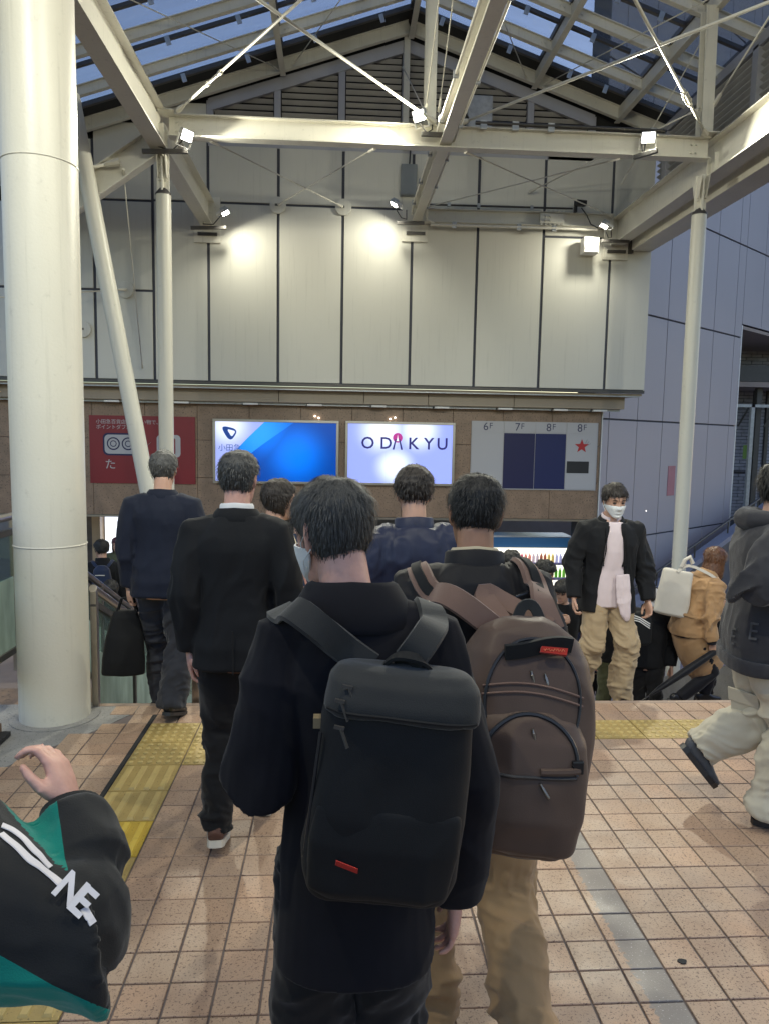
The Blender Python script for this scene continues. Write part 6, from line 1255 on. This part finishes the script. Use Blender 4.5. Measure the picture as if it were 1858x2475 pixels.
def onarm(x, y):
    h = p.bv.ray_cast(Vector((0,0,1.82)), (px(x, y, 1)-Vector((0,0,1.82))).normalized()); return h[0]
def armline(name, pts, w):
    q = [onarm(*a) for a in pts]; q = [a for a in q if a]
    if len(q) > 2: strap(name, q, w, .0012, M_PIPE, p.o, p.bv, .0012, 30)
armline('white_stripe', [(2,2016),(40,2046),(75,2082),(100,2100),(128,2120),(152,2142)], .011)
armline('white_stripe', [(4,1996),(30,2006),(60,2030),(84,2058),(104,2080),(122,2098)], .010)
for ch, x, y, sz in (("N", 170, 2152, .034), ("E", 198, 2180, .034)):
    v = (px(x, y, 1)-Vector((0,0,1.82))).normalized(); h = p.bv.ray_cast(Vector((0,0,1.82)), v)
    if h[0]: n0 = (h[1]*.35-v*.65).normalized(); e1 = (px(250, 2235, h[0].y)-px(160, 2145, h[0].y)).normalized(); e1 = (e1-n0*e1.dot(n0)).normalized(); text('sleeve_letter', ch, h[0]-v*.010, e1, n0.cross(e1), sz*1.4, M_PIPE, p.o, .0006, bold=.0015)
armline('sleeve_line', [(204,2196),(214,2214),(226,2234)], .010)

# ---- people further down
def simple(label, loc, yaw, st, top, hair, trou=None, head=(8,0,0), face=True, mask=False, lean=4, arms=None, legs=None, long_=0, hem=.82, collar='stand', skin=SKIN, T=.018, hr=None, short=False, seed=1):
    p = Person(label, loc, yaw, st, lean, head=head, vox=.012, skin=skin, arms=arms, legs=legs or dict(L=((-.09,.10,.52),(-.09,.12,.12),0,-4), R=((.09,.02,.49),(.09,-.08,.10),12,4)))
    p.body(); p.hair(hair, T=T, strands=420, length=.04, wid=.0028, seed=seed, long_=long_, **(hr or {}))
    if face: p.face(hair)
    if mask: p.mask()
    p.jacket(top, hem=hem, ease=.03, flare=.06, amp=.008, seed=seed*1.3, short=short); 
    if collar: p.collar(top, collar)
    p.trousers(trou or K_BTR); p.shoes(L_BLK); return p
LANDZ = -1.32
part('side_landing', MB().box(-9, -2.32, 7.6, 13.0, LZ, LANDZ), M_STEP, stairs)
p = simple("person in black with small navy rucksack on the lower left landing, back turned", (-3.06, 9.8, LANDZ), 14, 1.72, K_BLK2, HAIR, face=False, head=(4, 30, 0), seed=31)
c = p.WT((0, -.20, 1.22)); b3 = bag_thing("small navy rucksack with pale stripe on the back of the person on the lower landing", c)
mb = MB(); loft(mb, [c+Vector((0,0,z)) for z in (-.2,-.18,0,.14,.19)], [.09,.12,.125,.10,.05], [.05,.07,.07,.06,.03], n=20, ex=2.8); skin_over('main_compartment', mb, K_NPUF, b3, .010, 3)
part('pale_stripe', MB().tube([c+Vector((x, -.075+.3*x*x, .075-.3*x*x)) for x in np.linspace(-.06, .06, 7)], .007, 6), K_CREAM, b3, smooth=True)
for sx in (-1, 1): strap('shoulder_strap', [c+Vector((sx*.05,.03,.15)), p.WT((sx*.10,-.10,1.42)), p.WT((sx*.13,-.01,1.47)), p.WT((sx*.15,.09,1.36))], .04, .006, K_NPUF, b3, p.bv, .006, 16)
simple("masked person with long black fringe, low beside the big column", (-2.62, 8.75, -1.46), 170, 1.55, K_BTR, HAIR, mask=True, long_=.22, collar='lapel', T=.022, hr=dict(front=.022, side=-.07, back=-.09), seed=32)
simple("reddish haired person on the lower left landing before the white lit board", (-3.36, 11.6, LANDZ), 170, 1.52, K_OLIVE, HAIR_R, long_=.16, hr=dict(side=-.06, back=-.09), seed=33)
simple("person with dark hair looking down, on the stairs behind the brown rucksack man", (1.60, 6.7, -.86), 172, 1.66, K_NPUF, HAIR, head=(16, 8, 0), hr=dict(front=.045, side=-.05), seed=34)
simple("person with tousled black hair on the stairs before the vending machine", (2.02, 7.35, -1.06), -120, 1.66, K_NVJ, HAIR, head=(24, 0, 0), T=.026, hr=dict(side=-.02), seed=35, arms=dict(R=((.24,.03,1.10),(.10,.28,1.12)), L=((-.24,.03,1.10),(-.08,.28,1.12))))
p = simple("young person in black printed tee on the stairs left of the pink shirted man", (2.54, 8.05, -1.46), 164, 1.72, K_BTR, HAIR, head=(16, -14, 0), short=True, collar=None, T=.022, hr=dict(front=.030, side=-.04), seed=36)
for body_, y_, sz in (("ERS", 1.20, .075), ("6", 1.06, .17)):
    h = p.bv.ray_cast(p.W((.0, .6, y_)), p.D((0,-1,0))); n0 = p.D((0, 1, 0)); r0 = Vector((0,0,1)).cross(n0)
    if h[0]: text('tee_print', body_, h[0]+n0*.012, r0, (0,0,1), sz, K_WSH, p.o, .002, bold=.002)
simple("dark dressed person climbing close behind the masked man in khaki chinos", (2.98, 7.6, -1.30), 178, 1.62, K_BTR, HAIR, head=(20, 0, 0), seed=37, trou=K_OLIVE)
p = simple("person in black with pale cap and striped bag, right behind the masked man", (2.95, 6.7, -1.02), 160, 1.50, K_BLK2, HAIR, head=(28, 0, 0), seed=38)
o = part('pale_cap', MB(), K_CREAM, p.o) if False else None
mb = MB(); ell(mb, p.H((0,-.01,.055)), (.094*p.k, .112*p.k, .078*p.k)); loft(mb, [p.H((0,.06,.04)), p.H((0,.12,.03)), p.H((0,.155,.02))], [.07,.065,.03], [.012,.008,.006], ref=p.D((1,0,0)), n=14); skin_over('cap', mb, mat('pale_grey_cap', (.42,.42,.45), .85, .08, 9, .2, 200), p.o, .008, 2)
q = px(1530, 1520, 6.3); sb = thing('shoulder_bag', q, "black bag with white stripes between the masked man and the umbrella", 'bag'); mb = MB(); loft(mb, [q+Vector((0,0,z)) for z in (-.14,-.12,.05,.14,.16)], [.13,.16,.16,.13,.09], [.05,.07,.07,.05,.03], n=24, ex=3); skin_over('bag_body', mb, K_BAG, sb, .009, 3); bvs = None
for k in range(3): part('white_stripe', MB().tube([q+Vector((-.08+.02*k, -.072, .11+.016*k)), q+Vector((.02, -.078, .085+.018*k)), q+Vector((.12, -.06, .02+.02*k))], .005, 6), M_WHITE, sb, smooth=True)
simple("dark navy dressed person half hidden between camel coat and charcoal hoodie", (3.78, 7.25, -1.06), -80, 1.60, K_BTR, HAIR, seed=39, face=True)
simple("person in navy quilted jacket going down, mostly behind the front man's head", (-.28, 5.7, -.33), 5, 1.60, K_NPUF, HAIR_B, face=False, seed=40)
simple("dark coated person far down the stairs, right of the young person in tee", (3.25, 8.9, -1.86), 176, 1.70, K_NVJ, HAIR_B, head=(12, 0, 0), seed=41)
simple("person in olive jacket at the foot of the stairs before the vending machine", (2.2, 11.2, LZ), 150, 1.74, K_OLIVE, HAIR, head=(6, 20, 0), seed=42)
simple("person in grey jacket walking off at the foot of the stairs, far left of centre", (-2.0, 12.2, LZ), 10, 1.72, K_GREYT, HAIR, face=False, seed=43)
simple("dark person behind the masked one with fringe at the lower left", (-3.1, 8.6, LANDZ), 165, 1.62, K_NAVY, HAIR_B, seed=44)
